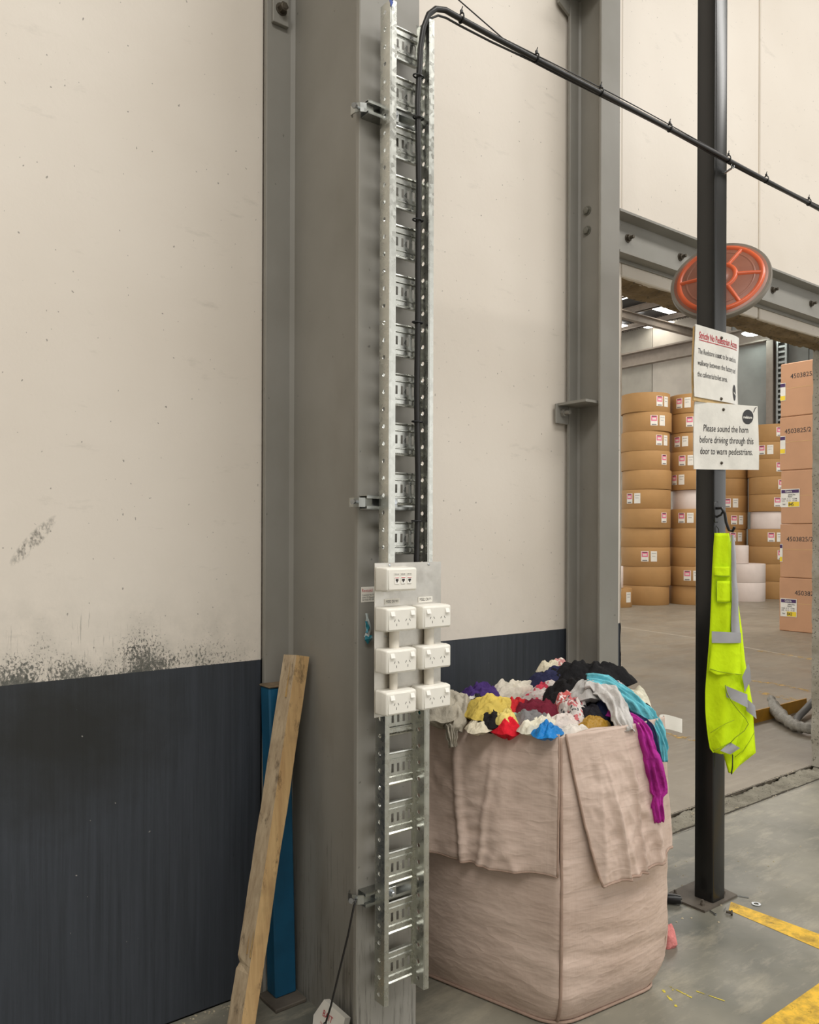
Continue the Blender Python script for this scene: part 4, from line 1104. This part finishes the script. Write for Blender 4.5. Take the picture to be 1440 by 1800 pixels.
lt = part('paper_tag', MB().grid(lambda u, v: (2.635 + u * .135, -0.862 + .018 * math.sin(u * 5) + u * .01, 0.938 + v * .054 - u * .016 + .008 * math.sin(u * 4)), 10, 5).grid(lambda u, v: (2.635 + u * .135, -0.8605 + .018 * math.sin(u * 5) + u * .01, 0.938 + v * .054 - u * .016 + .008 * math.sin(u * 4)), 10, 5), 'paper', bag, smooth='all', label='white printed paper tag')

# ---------------------------------------------------------------- rags in the bag
def rag_lump(c, size, seed, rot=0.0, folds=7, amp=0.22, seg=40, tilt=(0, 0)):
    """cloth dropped in a heap: a closed, domed sheet with wandering folds and a drooping ragged edge"""
    m = MB(); c = Vector(c); rn = random.Random(seed); cr, sr = math.cos(rot), math.sin(rot)
    k1 = 1.22; a, b, h = size[0] * k1, size[1] * k1, size[2]
    ph = [rn.uniform(0, 6.28) for _ in range(4)]; fd = [rn.uniform(-.7, .7), rn.uniform(.9, 2.2)]
    per = (a + b)
    def surf(s_, t_):
        rr = math.sqrt(s_ * s_ + t_ * t_); th = math.atan2(t_, s_)
        out = 1 + .26 * noise.noise((math.cos(th) * 1.3 + seed, math.sin(th) * 1.3, seed * .7)) + .05 * noise.noise((math.cos(th) * 4 + seed, math.sin(th) * 4, 2.0))
        wx = noise.noise((s_ * 1.3 + seed, t_ * 1.3, 1.0)); wy = noise.noise((s_ * 1.3, t_ * 1.3 + seed, 5.0))
        x = s_ * a * out + .10 * a * wx; y = t_ * b * out + .10 * b * wy
        z = h * (1 - 1.25 * rr ** 2.6) + .30 * h * noise.noise((s_ * 1.7 + seed, t_ * 1.7, seed))
        f = 0.0
        for k, (q, fr, am) in enumerate(((fd[0], 5.2, .0150), (fd[1], 7.0, .0105), (fd[0] + .5, 12.0, .0045))):
            d = (s_ + .55 * wx + .25 * noise.noise((s_ * 3, t_ * 3, seed + k))) * math.cos(q) + (t_ + .55 * wy) * math.sin(q)
            f += am * (math.cos(fr * d * (per / .19) + ph[k]) ** 2 - .4) * (.55 + .9 * abs(noise.noise((s_ * 2.1 + k, t_ * 2.1, seed + 9))))
        f += .004 * noise.noise((s_ * 9, t_ * 9, seed))
        return x, y, z + 1.15 * f * min(1.0, per / .15) * (1 - .8 * min(1, rr) ** 5)
    n = seg
    def top(u, v):
        rr = v; th = u * 2 * math.pi
        x, y, z = surf(rr * math.cos(th), rr * math.sin(th))
        return (c.x + cr * x - sr * y, c.y + sr * x + cr * y, c.z + z)
    m.grid(top, n * 2, n // 2 + 8, True)
    def und(u, v):
        th = u * 2 * math.pi; x, y, z = surf(math.cos(th), math.sin(th)); x2, y2, z2 = x * (1 - v), y * (1 - v), z - .9 * h * math.sin(v * 1.57)
        return (c.x + cr * x2 - sr * y2, c.y + sr * x2 + cr * y2, c.z + z2)
    m.grid(und, n * 2, 3, True)
    return m
def rag_strip(pts, w, seed, folds=5, depth=0.012, nu=26, sub=5, width_dir=None, wprof=None):
    """long draped piece of cloth following a path, pleated across its width, with thickness"""
    P = [Vector(p) for p in pts]; path = []
    for i in range(len(P) - 1):
        p0 = P[max(i - 1, 0)]; p1 = P[i]; p2 = P[i + 1]; p3 = P[min(i + 2, len(P) - 1)]
        for k in range(sub):
            t_ = k / sub
            path.append(0.5 * ((2 * p1) + (p2 - p0) * t_ + (2 * p0 - 5 * p1 + 4 * p2 - p3) * t_ ** 2 + (3 * p1 - p0 - 3 * p2 + p3) * t_ ** 3))
    path.append(P[-1]); n = len(path); wd = (width_dir or UX)
    def ring(j, side):
        d = (path[min(j + 1, n - 1)] - path[max(j - 1, 0)]).normalized()
        x = (wd - d * wd.dot(d)).normalized(); nm = d.cross(x).normalized()
        if nm.dot(OUT + Vector((0, 0, .8))) < 0: nm = -nm
        ww = (wprof[min(len(wprof) - 1, int(j / n * len(wprof)))] if wprof else w); v = j / (n - 1)
        ww *= 1 + .18 * noise.noise((v * 6, seed, 1.0))
        out = []
        for i in range(nu + 1):
            u = i / nu
            f = depth * (abs(math.sin(u * folds * math.pi + seed + 2.6 * noise.noise((u * 1.5, v * 4, seed)))) - .5) * (.5 + .9 * abs(noise.noise((u * 3, v * 5, seed + 4)))) * 1.3 + .9 * depth * noise.noise((u * 5, v * 11, seed + 2)) + .35 * depth * noise.noise((u * 14, v * 30, seed + 6))
            edge_ = -depth * 1.2 * (abs(u - .5) * 2) ** 4
            out.append(path[j] + x * ((u - .5) * ww) + nm * (f + edge_ + (0 if side else -.004)))
        return out
    m = MB(); vs = []
    for j in range(n): vs += ring(j, 1) + ring(j, 0)[::-1]
    w2 = 2 * (nu + 1); fs = []
    for j in range(n - 1):
        for i in range(w2): fs.append((j * w2 + i, j * w2 + (i + 1) % w2, (j + 1) * w2 + (i + 1) % w2, (j + 1) * w2 + i))
    fs += [tuple(range(w2))[::-1], tuple(range((n - 1) * w2, n * w2))]
    return m.add(vs, fs)
G = 'rags heaped in the bulk bag'
def rag(mb, c, label, pattern=None, rough=.85, name='rag'):
    return tag(link(name, mb, mat_cloth(name + '_cloth', c, pattern, rough), None, 'all'), label, 'rag', G)

# dark filler mound added under the heap so no hole shows
rag(rag_lump((2.30, -0.50, 0.90), (0.225, 0.25, 0.10), 1.3, 0.1), (38, 34, 40), 'added dark filler mound, shaped as cloth, beneath all the other rags')
L = [  # centre, half sizes, seed, turn, colour, pattern, label
 ((1.985, -0.40, 1.030), (.105, .075, .060), 2.1, .4, (176, 168, 152), None, 'grey beige rag bunched at the back left rim of the bag'),
 ((2.215, -0.33, 1.035), (.090, .060, .050), 3.4, .2, (70, 46, 110), None, 'deep purple rag behind the yellow one'),
 ((2.075, -0.54, 1.035), (.105, .070, .048), 4.9, .3, (214, 188, 92), None, 'mustard yellow rag lying near the left rim'),
 ((2.37, -0.36, 1.030), (.115, .060, .050), 5.2, -.2, (218, 210, 194), None, 'off-white rag between the purple and the navy rags'),
 ((2.20, -0.53, 1.012), (.085, .060, .040), 6.6, .5, (200, 40, 46), None, 'bright red rag between the yellow and the maroon rags'),
 ((2.255, -0.60, 1.000), (.110, .075, .055), 7.3, -.3, (112, 28, 48), None, 'maroon rag in the middle of the heap'),
 ((2.55, -0.42, 1.060), (.120, .060, .060), 8.8, -.5, (44, 46, 78), None, 'navy rag under the black one at the back'),
 ((2.44, -0.50, 1.040), (.105, .060, .045), 9.7, -.5, (206, 196, 190), (((190, 60, 80)), 26), 'white rag with red stripe beside the maroon one'),
 ((2.66, -0.50, 1.085), (.165, .085, .062), 10.5, -.45, (24, 23, 25), None, 'black rag on the peak of the heap'),
 ((2.45, -0.60, 1.030), (.110, .085, .075), 11.4, -.6, (26, 24, 26), None, 'black rag in front of the peak, sloping to the maroon one'),
 ((2.58, -0.36, 1.115), (.055, .035, .028), 12.9, .1, (226, 216, 190), None, 'small cream rag poking up behind the black heap'),
 ((2.64, -0.36, 1.120), (.035, .028, .030), 13.3, .6, (214, 150, 146), ((232, 222, 210), 40), 'small pink and white rag poking up behind the black heap'),
 ((2.345, -0.69, 1.005), (.085, .060, .060), 14.8, .9, (222, 214, 208), ((196, 110, 112), 34, (60, 64, 70)), 'white rag with red floral print at the front'),
 ((2.37, -0.64, 1.045), (.050, .040, .034), 15.1, .3, (206, 104, 100), ((236, 226, 222), 60), 'coral red frilled rag above the floral one'),
 ((2.475, -0.66, 1.075), (.085, .055, .038), 16.4, .2, (190, 186, 182), None, 'light grey rag folded in front of the black peak'),
 ((2.50, -0.745, 1.000), (.060, .050, .062), 17.7, -.4, (48, 56, 92), None, 'dark navy rag hanging over the right rim beside the magenta one'),
 ((2.545, -0.70, 1.030), (.055, .045, .040), 18.2, -.8, (170, 112, 128), ((210, 176, 184), 45), 'dusty pink patterned rag under the cyan one'),
 ((2.605, -0.735, 1.000), (.055, .055, .070), 19.6, .5, (228, 216, 208), None, 'pale pink rag at the right corner of the bag'),
 ((2.665, -0.735, 1.010), (.038, .045, .068), 20.9, .2, (232, 226, 204), None, 'cream rag standing up at the right corner of the bag'),
 ((2.645, -0.79, 0.990), (.030, .030, .040), 21.5, .4, (22, 22, 24), None, 'small black rag inside the cream one at the right corner'),
 ((2.66, -0.62, 1.045), (.075, .060, .045), 22.8, .8, (206, 202, 200), ((80, 84, 100), 50), 'striped grey and white rag behind the cyan one'),
 ((2.095, -0.795, 1.004), (.062, .040, .022), 23.1, .5, (20, 130, 206), None, 'bright blue shiny rag at the front rim', .45),
 ((2.035, -0.66, 0.998), (.055, .045, .030), 24.7, .1, (222, 30, 48), None, 'scarlet red rag at the left rim in front of the yellow one'),
 ((2.055, -0.635, 1.022), (.050, .035, .026), 25.3, .4, (226, 206, 120), None, 'pale yellow rag just above the scarlet one'),
 ((2.025, -0.60, 1.012), (.060, .040, .034), 26.2, .2, (28, 25, 26), None, 'small black rag between the two yellow rags'),
 ((2.135, -0.68, 1.008), (.075, .050, .036), 27.9, -.3, (128, 126, 126), None, 'mid grey rag between the scarlet and the maroon rags'),
 ((2.115, -0.735, 1.006), (.080, .040, .026), 28.4, .2, (232, 226, 206), None, 'cream ruffled rag at the left front rim'),
 ((2.235, -0.735, 1.000), (.075, .045, .030), 29.9, 0, (226, 214, 206), None, 'pale rose rag between the blue and the floral rags'),
 ((2.185, -0.815, 0.992), (.075, .028, .020), 30.6, -.1, (222, 214, 204), None, 'white rag at the front corner of the bag'),
 ((2.335, -0.795, 0.990), (.060, .036, .026), 31.2, 0, (170, 130, 46), None, 'gold satin rag at the front rim', .35),
 ((2.375, -0.745, 1.010), (.055, .045, .036), 32.2, .6, (30, 28, 34), None, 'black rag between the gold and the light grey rags'),
 ((1.975, -0.30, 1.010), (.060, .050, .035), 33.5, .6, (30, 84, 80), None, 'dark green rag at the far left rim'),
 ((2.12, -0.40, 1.020), (.070, .050, .034), 34.6, .1, (42, 40, 46), ((210, 206, 200), 30), 'black and white rag beside the purple one'),
 ((2.155, -0.60, 1.000), (.045, .035, .022), 35.1, .1, (150, 190, 170), None, 'small mint green rag below the bright red one'),
 ((1.975, -0.585, 0.998), (.060, .040, .022), 36.3, .3, (214, 204, 180), None, 'cream rag lying over the left rim'),
]
for e in L:
    c, sz, sd, ro, colr, pat, lab = e[:7]
    rag(rag_lump(c, sz, sd, ro), colr, lab, pat, e[7] if len(e) > 7 else .85)
# draped strips
rag(rag_strip([(1.985, -0.43, 1.085), (1.955, -0.47, 1.05), (1.93, -0.50, 1.01), (1.905, -0.515, 0.985), (1.895, -0.535, 0.93)], .10, 3.0, 4, .016, wprof=[.12, .12, .09, .07, .045, .03]), (182, 174, 158), 'grey beige twisted rag trailing over the left rim of the bag')
rag(rag_strip([(2.44, -0.67, 1.105), (2.47, -0.72, 1.110), (2.455, -0.785, 1.09), (2.43, -0.84, 1.05), (2.405, -0.88, 1.01), (2.395, -0.905, 0.985)], .075, 5.0, 3, .016, wprof=[.10, .105, .09, .08, .075, .07, .055]), (214, 210, 206), 'pale grey sleeve hanging down in front of the navy rag')
rag(rag_strip([(2.46, -0.66, 1.13), (2.51, -0.71, 1.120), (2.545, -0.785, 1.075), (2.56, -0.85, 1.03), (2.562, -0.905, 0.985), (2.556, -0.935, 0.92), (2.545, -0.95, 0.86)], .06, 7.0, 3, .014, wprof=[.065, .075, .065, .06, .05, .04, .025]), (120, 206, 220), 'cyan blue rag draped over the right rim of the bag')
rag(rag_strip([(2.44, -0.79, 1.045), (2.455, -0.86, 1.02), (2.46, -0.912, 0.99), (2.465, -0.935, 0.93), (2.48, -0.95, 0.85), (2.50, -0.955, 0.77), (2.49, -0.958, 0.715), (2.495, -0.96, 0.655)], .07, 9.0, 3, .014, wprof=[.07, .07, .062, .058, .07, .07, .042, .045]), (178, 46, 148), 'magenta rag hanging far down the front of the bag')
rag(rag_strip([(2.47, -0.80, 1.04), (2.495, -0.875, 1.015), (2.505, -0.915, 0.985), (2.51, -0.932, 0.93), (2.515, -0.945, 0.86)], .03, 12.0, 2, .006), (40, 48, 84), 'navy strip hanging between the magenta and the cyan rags')
solo('fallen_rag', rag_lump((2.90, -0.715, 0.022), (.036, .034, .058), 41.0, .3, 6, .2, 24), mat_cloth('pink_rag_cloth', (226, 140, 136)), 'small salmon pink rag poking out beside the foot of the bag', 'rag', smooth='all')
t = thing('cable_plug', 'black round plug on the floor between the bag and the post plate', 'plug', (3.235, -0.50, 0))
part('plug_body', MB().tube([(3.262, -0.535, .023), (3.245, -0.515, .024), (3.225, -0.490, .024), (3.205, -0.465, .022), (3.19, -0.445, .026)], [.019, .022, .022, .017, .010], 14), 'blackp', t, smooth=True)
for k in range(3):
    q = k * 2.1; c = Vector((3.263, -0.5365, .023)) + Vector((.8, .62, 0)) * .009 * math.cos(q) + Vector((0, 0, .009 * math.sin(q)))
    part('socket_hole', MB().cyl(c, c + Vector((.003, -.004, 0)), .0045, 10), 'hose', t)
part('flex', MB().tube([(3.19, -0.445, .026), (3.15, -0.40, .02), (3.05, -0.33, .012), (2.9, -0.28, .009), (2.7, -0.2, .009)], .007, 8), 'cable', t, smooth='all')

# ================================================================== FLOOR MARKS AND DEBRIS
solo('floor_line', MB().add([(3.47, -0.66, .0012), (3.385, -0.70, .0012), (3.36, -1.107, .0012), (3.36, -1.228, .0012), (3.488, -1.228, .0012), (3.485, -1.05, .0012)], [(0, 1, 2, 5), (2, 3, 4, 5)]), 'line', 'worn yellow line running from the post base towards the viewer', 'floor marking')
solo('floor_line', MB().add([(2.2, -1.24, .0012), (5.2, -1.225, .0012), (5.2, -1.345, .0012), (2.2, -1.36, .0012)], [(0, 1, 2, 3)]), 'line', 'worn yellow line crossing the bottom right corner', 'floor marking')
for (p, q, w, lab) in (((2.60, -0.905), (2.545, -1.0), .010, 'broken yellow scribble nearest the foot of the bag'), ((2.64, -0.905), (2.64, -1.0), .007, 'middle yellow scribble on the floor beside the bag'), ((2.69, -0.985), (2.715, -1.085), .006, 'faintest yellow scribble, furthest right of the bag'), ((2.66, -0.90), (2.625, -0.93), .006, 'tiny yellow scribble at the top of the middle one')):
    p, q = Vector((*p, .0012)), Vector((*q, .0012)); s_ = (q - p).normalized().cross(Vector((0, 0, 1))) * w / 2
    solo('chalk_mark', MB().add([p + s_, p - s_, q - s_, q + s_], [(0, 1, 2, 3)]), 'line_scr', lab, 'floor marking', 'yellow scribbles beside the bag')
for k, (p, q, lab) in enumerate((((11.30, 3.55), (11.12, 2.70), 'furthest faded yellow line on the reel store floor'), ((8.95, 2.30), (8.80, 1.40), 'middle faded yellow line on the reel store floor'), ((8.33, 1.95), (8.20, 1.30), 'nearer faded yellow line beside the brown kerb'), ((5.93, 1.45), (5.99, 1.10), 'short faded yellow line seen between the bag and the post'))):
    p, q = Vector((*p, .0015)), Vector((*q, .0015)); s_ = (q - p).normalized().cross(Vector((0, 0, 1))) * .06
    solo('faded_line', MB().add([p + s_, p - s_, q - s_, q + s_], [(0, 1, 2, 3)]), 'line_old', lab, 'floor marking')
solo('floor_joint', MB().add([(12.15, 6.7, .001), (11.83, 4.95, .001), (11.0, 2.55, .001), (10.5, 1.0, .001), (10.54, 1.0, .001), (11.05, 2.55, .001), (11.88, 4.95, .001), (12.2, 6.7, .001)], [(0, 1, 6, 7), (1, 2, 5, 6), (2, 3, 4, 5)]), pm('joint_filler', (176, 164, 146), .8), 'pale saw-cut joint across the reel store floor', 'floor joint')
solo('washer', MB().lathe([(.011, .001), (.020, .001), (.020, .004), (.011, .004)], 18, (3.537, -0.745, 0), True), 'zinc', 'steel washer on the floor right of the post plate', 'washer', smooth=True)
def pin(x, y, ang, l, r, lab, mat='zinc', head=0):
    a = math.radians(ang); d = Vector((math.cos(a), math.sin(a), 0)); p = Vector((x, y, r + head))
    m = MB().cyl(p - d * l / 2, p + d * l / 2, r, 8)
    if head: m.cyl(p + d * l / 2, p + d * (l / 2 + .008), r + head, 6)
    solo('screw', m, mat, lab, 'screw')
pin(3.300, -0.672, 250, .034, .003, 'bright short screw in front of the post plate', head=.002)
pin(3.560, -0.668, 300, .050, .0025, 'long bright pin right of the post plate')
pin(3.375, -0.688, 20, .036, .0022, 'thin bright pin close to the post plate')
pin(3.345, -0.722, 300, .020, .006, 'dark stubby bolt on the floor in front of the post', 'bolt', .005)
pin(3.225, -0.44, 40, .03, .003, 'bright screw behind the black wheel')
rnd = random.Random(3)
m = MB()
for k in range(260):
    cl_ = rnd.random()
    if cl_ < .5: x = rnd.uniform(3.6, 5.9); y = rnd.choice((0.0, .2)) + rnd.gauss(0, .014)
    elif cl_ < .8: x = rnd.gauss(4.42, .16); y = rnd.gauss(0.10, .06)
    else: x = rnd.uniform(3.1, 4.4); y = rnd.uniform(-.75, -.1)
    s_ = rnd.uniform(.002, .0075); a = rnd.random() * 3
    pts = [(x + s_ * math.cos(a + q) * rnd.uniform(.6, 1.2), y + s_ * math.sin(a + q) * rnd.uniform(.6, 1.2), .0005 if abs(y - .1) > .1 else -.004) for q in (0, 1.57, 3.14, 4.71)]
    m.add(pts + [(x, y, pts[0][2] + s_ * .7)], [(0, 1, 4), (1, 2, 4), (2, 3, 4), (3, 0, 4), (3, 2, 1, 0)])
o = solo('floor_crumbs', m, 'debris', 'pale crumbs of concrete and paper scattered along the threshold', 'debris'); o['kind'] = 'stuff'
m = MB()
for k in range(90):
    x = rnd.uniform(0.75, 1.40); y = -abs(rnd.gauss(0, .03)) - .004; s_ = rnd.uniform(.002, .006); a = rnd.random() * 3
    pts = [(x + s_ * math.cos(a + q), y + s_ * math.sin(a + q), .0005) for q in (0, 1.57, 3.14, 4.71)]
    m.add(pts + [(x, y, s_ * .7)], [(0, 1, 4), (1, 2, 4), (2, 3, 4), (3, 0, 4), (3, 2, 1, 0)])
o = solo('wall_dust', m, 'debris', 'crumbs and dust along the foot of the dark painted wall', 'debris'); o['kind'] = 'stuff'

# ================================================================== REEL STORE CONTENT
def reel_mesh(r, h, seg=44):
    m = MB().lathe([(.05, .02), (.05, .004), (r - .02, .004), (r - .006, .0), (r, .010), (r, h - .010), (r - .006, h), (r - .02, h - .006), (.05, h - .006), (.05, h - .03)], seg)
    return m
def patch(r, a0, a1, z0, z1, n=6):
    """thin curved label on a reel of radius r, angles in radians"""
    return MB().grid(lambda u, v: (r * math.cos(a0 + (a1 - a0) * u), r * math.sin(a0 + (a1 - a0) * u), z0 + (z1 - z0) * v), n, 1)
_c = {}
def cached(key, fn, mat):
    if key not in _c:
        me = fn().mesh(key[0], True, False) if key[0] != 'reel' else fn().mesh(key[0], True)
        me.materials.append(MAT[mat]); _c[key] = me
    return _c[key]
ORD = ['lowest', 'second', 'third', 'fourth', 'fifth', 'sixth', 'seventh', 'eighth', 'ninth', 'tenth', 'topmost']
def facing(x, y): return math.atan2(CAM.y - y, CAM.x - x)
def reel(name, label, x, y, z, r, h, mat, pair=None, jit=(0, 0), grp=None):
    """pair = (offset m to the left of the middle of the visible side, pink?, white?)"""
    o = bpy.data.objects.new(name, cached(('reel', r, h, mat), lambda: reel_mesh(r, h), mat)); COL.objects.link(o)
    tag(o, label, 'reel', grp); o.location = (x + jit[0], y + jit[1], z)
    if pair is not None:
        o.rotation_euler.z = facing(x, y) - pair[0] / r
        k = r + .003; w = .17
        if pair[1]:
            sub(cached(('pink_label', r, h), lambda: patch(k, -.20 / r, -.03 / r, h * .27, h * .80), 'paper'), 'pink_label', o)
            o2 = o.children[-1]
            sub(cached(('pink_print', r, h), lambda: patch(k + .002, -.185 / r, -.045 / r, h * .50, h * .78), 'pink'), 'print', o2)
            sub(cached(('pink_text', r, h), lambda: patch(k + .004, -.17 / r, -.06 / r, h * .73, h * .77), 'ink'), 'print', o2)
            sub(cached(('pink_text2', r, h), lambda: patch(k + .004, -.16 / r, -.07 / r, h * .57, h * .66), 'whitewrap'), 'print', o2)
            sub(cached(('pink_bar', r, h), lambda: patch(k + .004, -.17 / r, -.06 / r, h * .30, h * .35), 'inkg'), 'print', o2)
        if pair[2]:
            sub(cached(('white_label', r, h), lambda: patch(k, .02 / r, .17 / r, h * .27, h * .80), 'paper'), 'white_label', o)
            o2 = o.children[-1]
            sub(cached(('white_text', r, h), lambda: patch(k + .002, .04 / r, .15 / r, h * .68, h * .70), 'inkg'), 'print', o2)
            sub(cached(('white_text2', r, h), lambda: patch(k + .002, .05 / r, .13 / r, h * .54, h * .56), 'inkg'), 'print', o2)
    return o
def stack(x, y, r, n, h, pairs, where, seed, special={}, mat='kraft'):
    rn = random.Random(seed)
    for i in range(n):
        nm = ORD[i] if i < n - 1 else 'topmost'
        rr, mm = special.get(i, (r, mat))
        kind = 'white wrapped paper reel' if mm == 'whitewrap' else 'brown paper reel'
        reel('paper_reel', '%s, %s%s in the %s' % (kind, nm, '' if i in (0, n - 1) else ' from the floor', where), x, y, i * h, rr, h - .003, mm, pairs.get(i), (rn.uniform(-.02, .02), rn.uniform(-.02, .02)), 'paper reels stacked in the store')
stack(16.77, 9.50, .575, 11, .459, {10: (-.46, 1, 1), 9: (-.28, 1, 1), 8: (-.46, 1, 1), 7: (-.60, 1, 0), 5: (.30, 1, 1), 4: (-.58, 1, 0), 2: (-.10, 1, 1)}, 'tall stack left of the post', 1)
stack(17.81, 8.87, .575, 11, .459, {10: (.24, 1, 1), 9: (-.02, 1, 1), 8: (.30, 1, 1), 7: (.14, 1, 1), 6: (.38, 1, 1), 4: (.16, 1, 1), 1: (.02, 1, 1)}, 'stack half hidden by the post', 2, {5: (.50, 'whitewrap')})
stack(20.89, 9.87, .57, 11, .459, {2: (-.10, 1, 1), 3: (-.34, 1, 1), 4: (-.34, 1, 1), 5: (-.16, 1, 1), 6: (-.36, 0, 0)}, 'stack right behind the black post', 3)
stack(21.14, 8.68, .57, 10, .459, {9: (-.30, 1, 0), 8: (.12, 1, 1), 7: (-.34, 1, 0), 6: (-.36, 1, 0), 5: (-.26, 1, 0), 3: (-.12, 1, 1), 2: (-.36, 1, 0)}, 'stack below the concrete wall corner', 4, {4: (.53, 'whitewrap')})
for i in range(2):
    reel('white_reel', 'white wrapped reel, %s of the two wide ones on the floor beside the jacket' % ('lower', 'upper')[i], 19.66, 8.59, i * .475, .5, .472, 'whitewrap')
reel('white_reel', 'small white reel on top of the wide white ones beside the jacket', 19.50, 8.66, .95, .24, .46, 'whitewrap')
CX, CY, CH = 14.0, 4.68, .936
def face_quad(y0, y1, z0, z1, off): return MB().box((CX - off - .0008, y0, z0), (CX - off, y1, z1))
def face_text(s_, y, z, wd, hg, off, bold=0.0): return place_text(text_mesh(s_, 1.0, width=wd, height=hg, bold=bold), lambda a, b: (CX - off, y - a, z + b))
for i in range(5):
    z0 = i * CH
    t = thing('large_carton', 'large pinkish brown carton, %s in the near stack beside the cut jamb' % ('lowest', 'second from the floor', 'third from the floor', 'fourth from the floor', 'topmost')[i], 'carton', (CX + .5, CY - .6, z0), 'cartons stacked beside the cut jamb')
    part('carton_body', MB().cbox((CX, CY - 1.25 + .01 * (i % 2), z0 + .002), (CX + 1.1, CY - .012 * (i % 3), z0 + CH - .004), .012), 'kraft2', t)
    part('crease', MB().box((CX - .002, CY - 1.2, z0 + CH * .52), (CX, CY - .03, z0 + CH * .52 + .008)), 'kraft_edge', t)
    if i in (0, 2):
        b0 = (.255, 0, 2.165)[i]; y1 = (4.655, 0, 4.655)[i]; w = (.29, 0, .335)[i]; y0 = y1 - w
        p = part('carton_label', face_quad(y0, y1, b0, b0 + .315, .004), 'paper', t)
        part('label_header', face_quad(y0 + .012, y1 - .012, b0 + .245, b0 + .303, .006), 'purple', p)
        part('label_number_field', face_quad(y0 + .008, y1 - w * .40, b0 + .008, b0 + .09, .006), 'yellowl', p)
        for s_, dy, z, wd, hg, mt_ in (('Galeria', .08, b0 + .258, .12, .055, 'paper'), ('Galleria Fine', .13, b0 + .205, .13, .034, 'ink'), ('Board', .13, b0 + .172, .07, .034, 'ink'), ('1500  E 2   GSM', .02, b0 + .135, w * .8, .030, 'inkg'), ('620   14 12   75-08', .02, b0 + .100, w * .8, .030, 'inkg'), ('bar', .04, b0 + .04, .05, .04, 'inkg'), (('843', '', '845')[i], w * .42, b0 + .020, .09, .085, 'ink')):
            part('lettering', face_text(s_, y1 - dy, z, wd, hg, .0085, .01), mt_, p)
    else:
        b0 = (0, 1.21, 0, 3.10, 4.03)[i]; w = (0, .05, 0, .092, .092)[i]
        p = part('carton_label', face_quad(4.668 - w, 4.668, b0, b0 + .31, .004), 'paper', t)
        part('label_header', face_quad(4.668 - w + .006, 4.668, b0 + .24, b0 + .30, .006), 'purple', p)
        part('label_number_field', face_quad(4.668 - w + .006, 4.668, b0 + .008, b0 + .085, .006), 'yellowl', p)
    y, z = ((4.40, .64), (4.55, 1.57), (0, 0), (4.59, 3.45), (4.49, 4.40))[i]
    if z: part('stencil_number', face_text('4503825/2', y, z, .46, .115, .003), 'ink', t)
reel('small_reel', 'small brown reel on the floor at the left edge of the opening', 15.55, 9.35, 0, .30, .44, 'kraft', (-.16, 0, 1))
reel('small_reel', 'small white reel on top of the small brown one at the left edge', 15.45, 9.42, .443, .22, .50, 'whitewrap')

# cable ladder and column on the far wall, lamp, service items
t = thing('wall_ladder', 'tall ladder-like cable rack fixed to the far wall', 'cable rack', (22.85, 8.9, 0))
for y in (9.17, 9.43): part('rail', MB().box((22.82, y - .03, 0.0), (22.94, y + .03, 8.2)), 'galv2', t)
for k in range(52): part('rung', MB().box((22.84, 9.20, 0.3 + k * .15), (22.90, 9.40, 0.36 + k * .15)), 'galv2', t)
solo('far_column', MB().box((22.72, 9.50, 0), (22.76, 9.70, 7.3)).box((22.95, 9.50, 0), (22.99, 9.70, 7.3)).box((22.76, 9.59, 0), (22.95, 9.61, 7.3)), 'rafter', 'pale steel column on the far wall beside the ladder rack', 'column')
t = thing('bay_lamp', 'glowing industrial lamp hanging near the far wall', 'lamp', (22.3, 9.9, 7.45))
part('housing', MB().lathe([(.03, .40), (.06, .40), (.06, .2), (.12, .14), (.2, 0)], 20, (22.3, 9.9, 7.5)), 'rafter', t, smooth=True)
part('hanger', MB().cyl((22.3, 9.9, 7.9), (22.3, 9.9, 8.5), .015, 8), 'rafter', t)
part('diffuser', MB().lathe([(.0001, -.05), (.2, -.03), (.28, .02), (.2, .03), (.0001, .03)], 20, (22.3, 9.9, 7.48)), 'lampglow', t, smooth=True)
solo('floor_kerb', MB().prism([(1.16, 0.0), (1.24, 0.0), (1.24, .012), (1.172, .012), (1.172, .11), (1.16, .11)], 'X', 6.35, 7.86), 'yangle', 'brownish yellow steel angle lying on the reel store floor', 'kerb')
t = thing('service_hose', 'grey hose with a bundled lagged end on the reel store floor', 'hose', (7.1, 0.9, 0))
def crv(pts, sub=6):
    P = [Vector(p) for p in pts]; out = []
    for i in range(len(P) - 1):
        p0 = P[max(i - 1, 0)]; p1 = P[i]; p2 = P[i + 1]; p3 = P[min(i + 2, len(P) - 1)]
        for k in range(sub):
            q = k / sub; out.append(0.5 * ((2 * p1) + (p2 - p0) * q + (2 * p0 - 5 * p1 + 4 * p2 - p3) * q * q + (3 * p1 - p0 - 3 * p2 + p3) * q ** 3))
    out.append(P[-1]); return out
part('tube', MB().tube(crv([(6.98, 0.82, .045), (7.2, 0.92, .05), (7.5, 1.0, .07), (7.9, 1.08, .12), (8.4, 1.1, .19), (9.0, 1.0, .2)]), .032, 12), 'hose', t, smooth='all')
lp = crv([(7.36, 1.25, .16), (7.22, 1.12, .08), (7.02, 0.93, .065), (6.88, 0.76, .06), (6.86, 0.62, .06), (6.95, 0.45, .055), (7.1, 0.25, .05)])
m = MB().tube(lp, [.030 + .026 * math.sin(min(1, k / 12) * math.pi * .8) + .008 * math.sin(k * 2.3) for k in range(len(lp))], 14)
m.v = [tuple(Vector(p) * 1.0 + noise.noise_vector(Vector(p) * 14) * .012) for p in m.v]
m.v = [(x, y, max(z, .002)) for x, y, z in m.v]
part('lagging', m, 'foil', t, smooth='all')
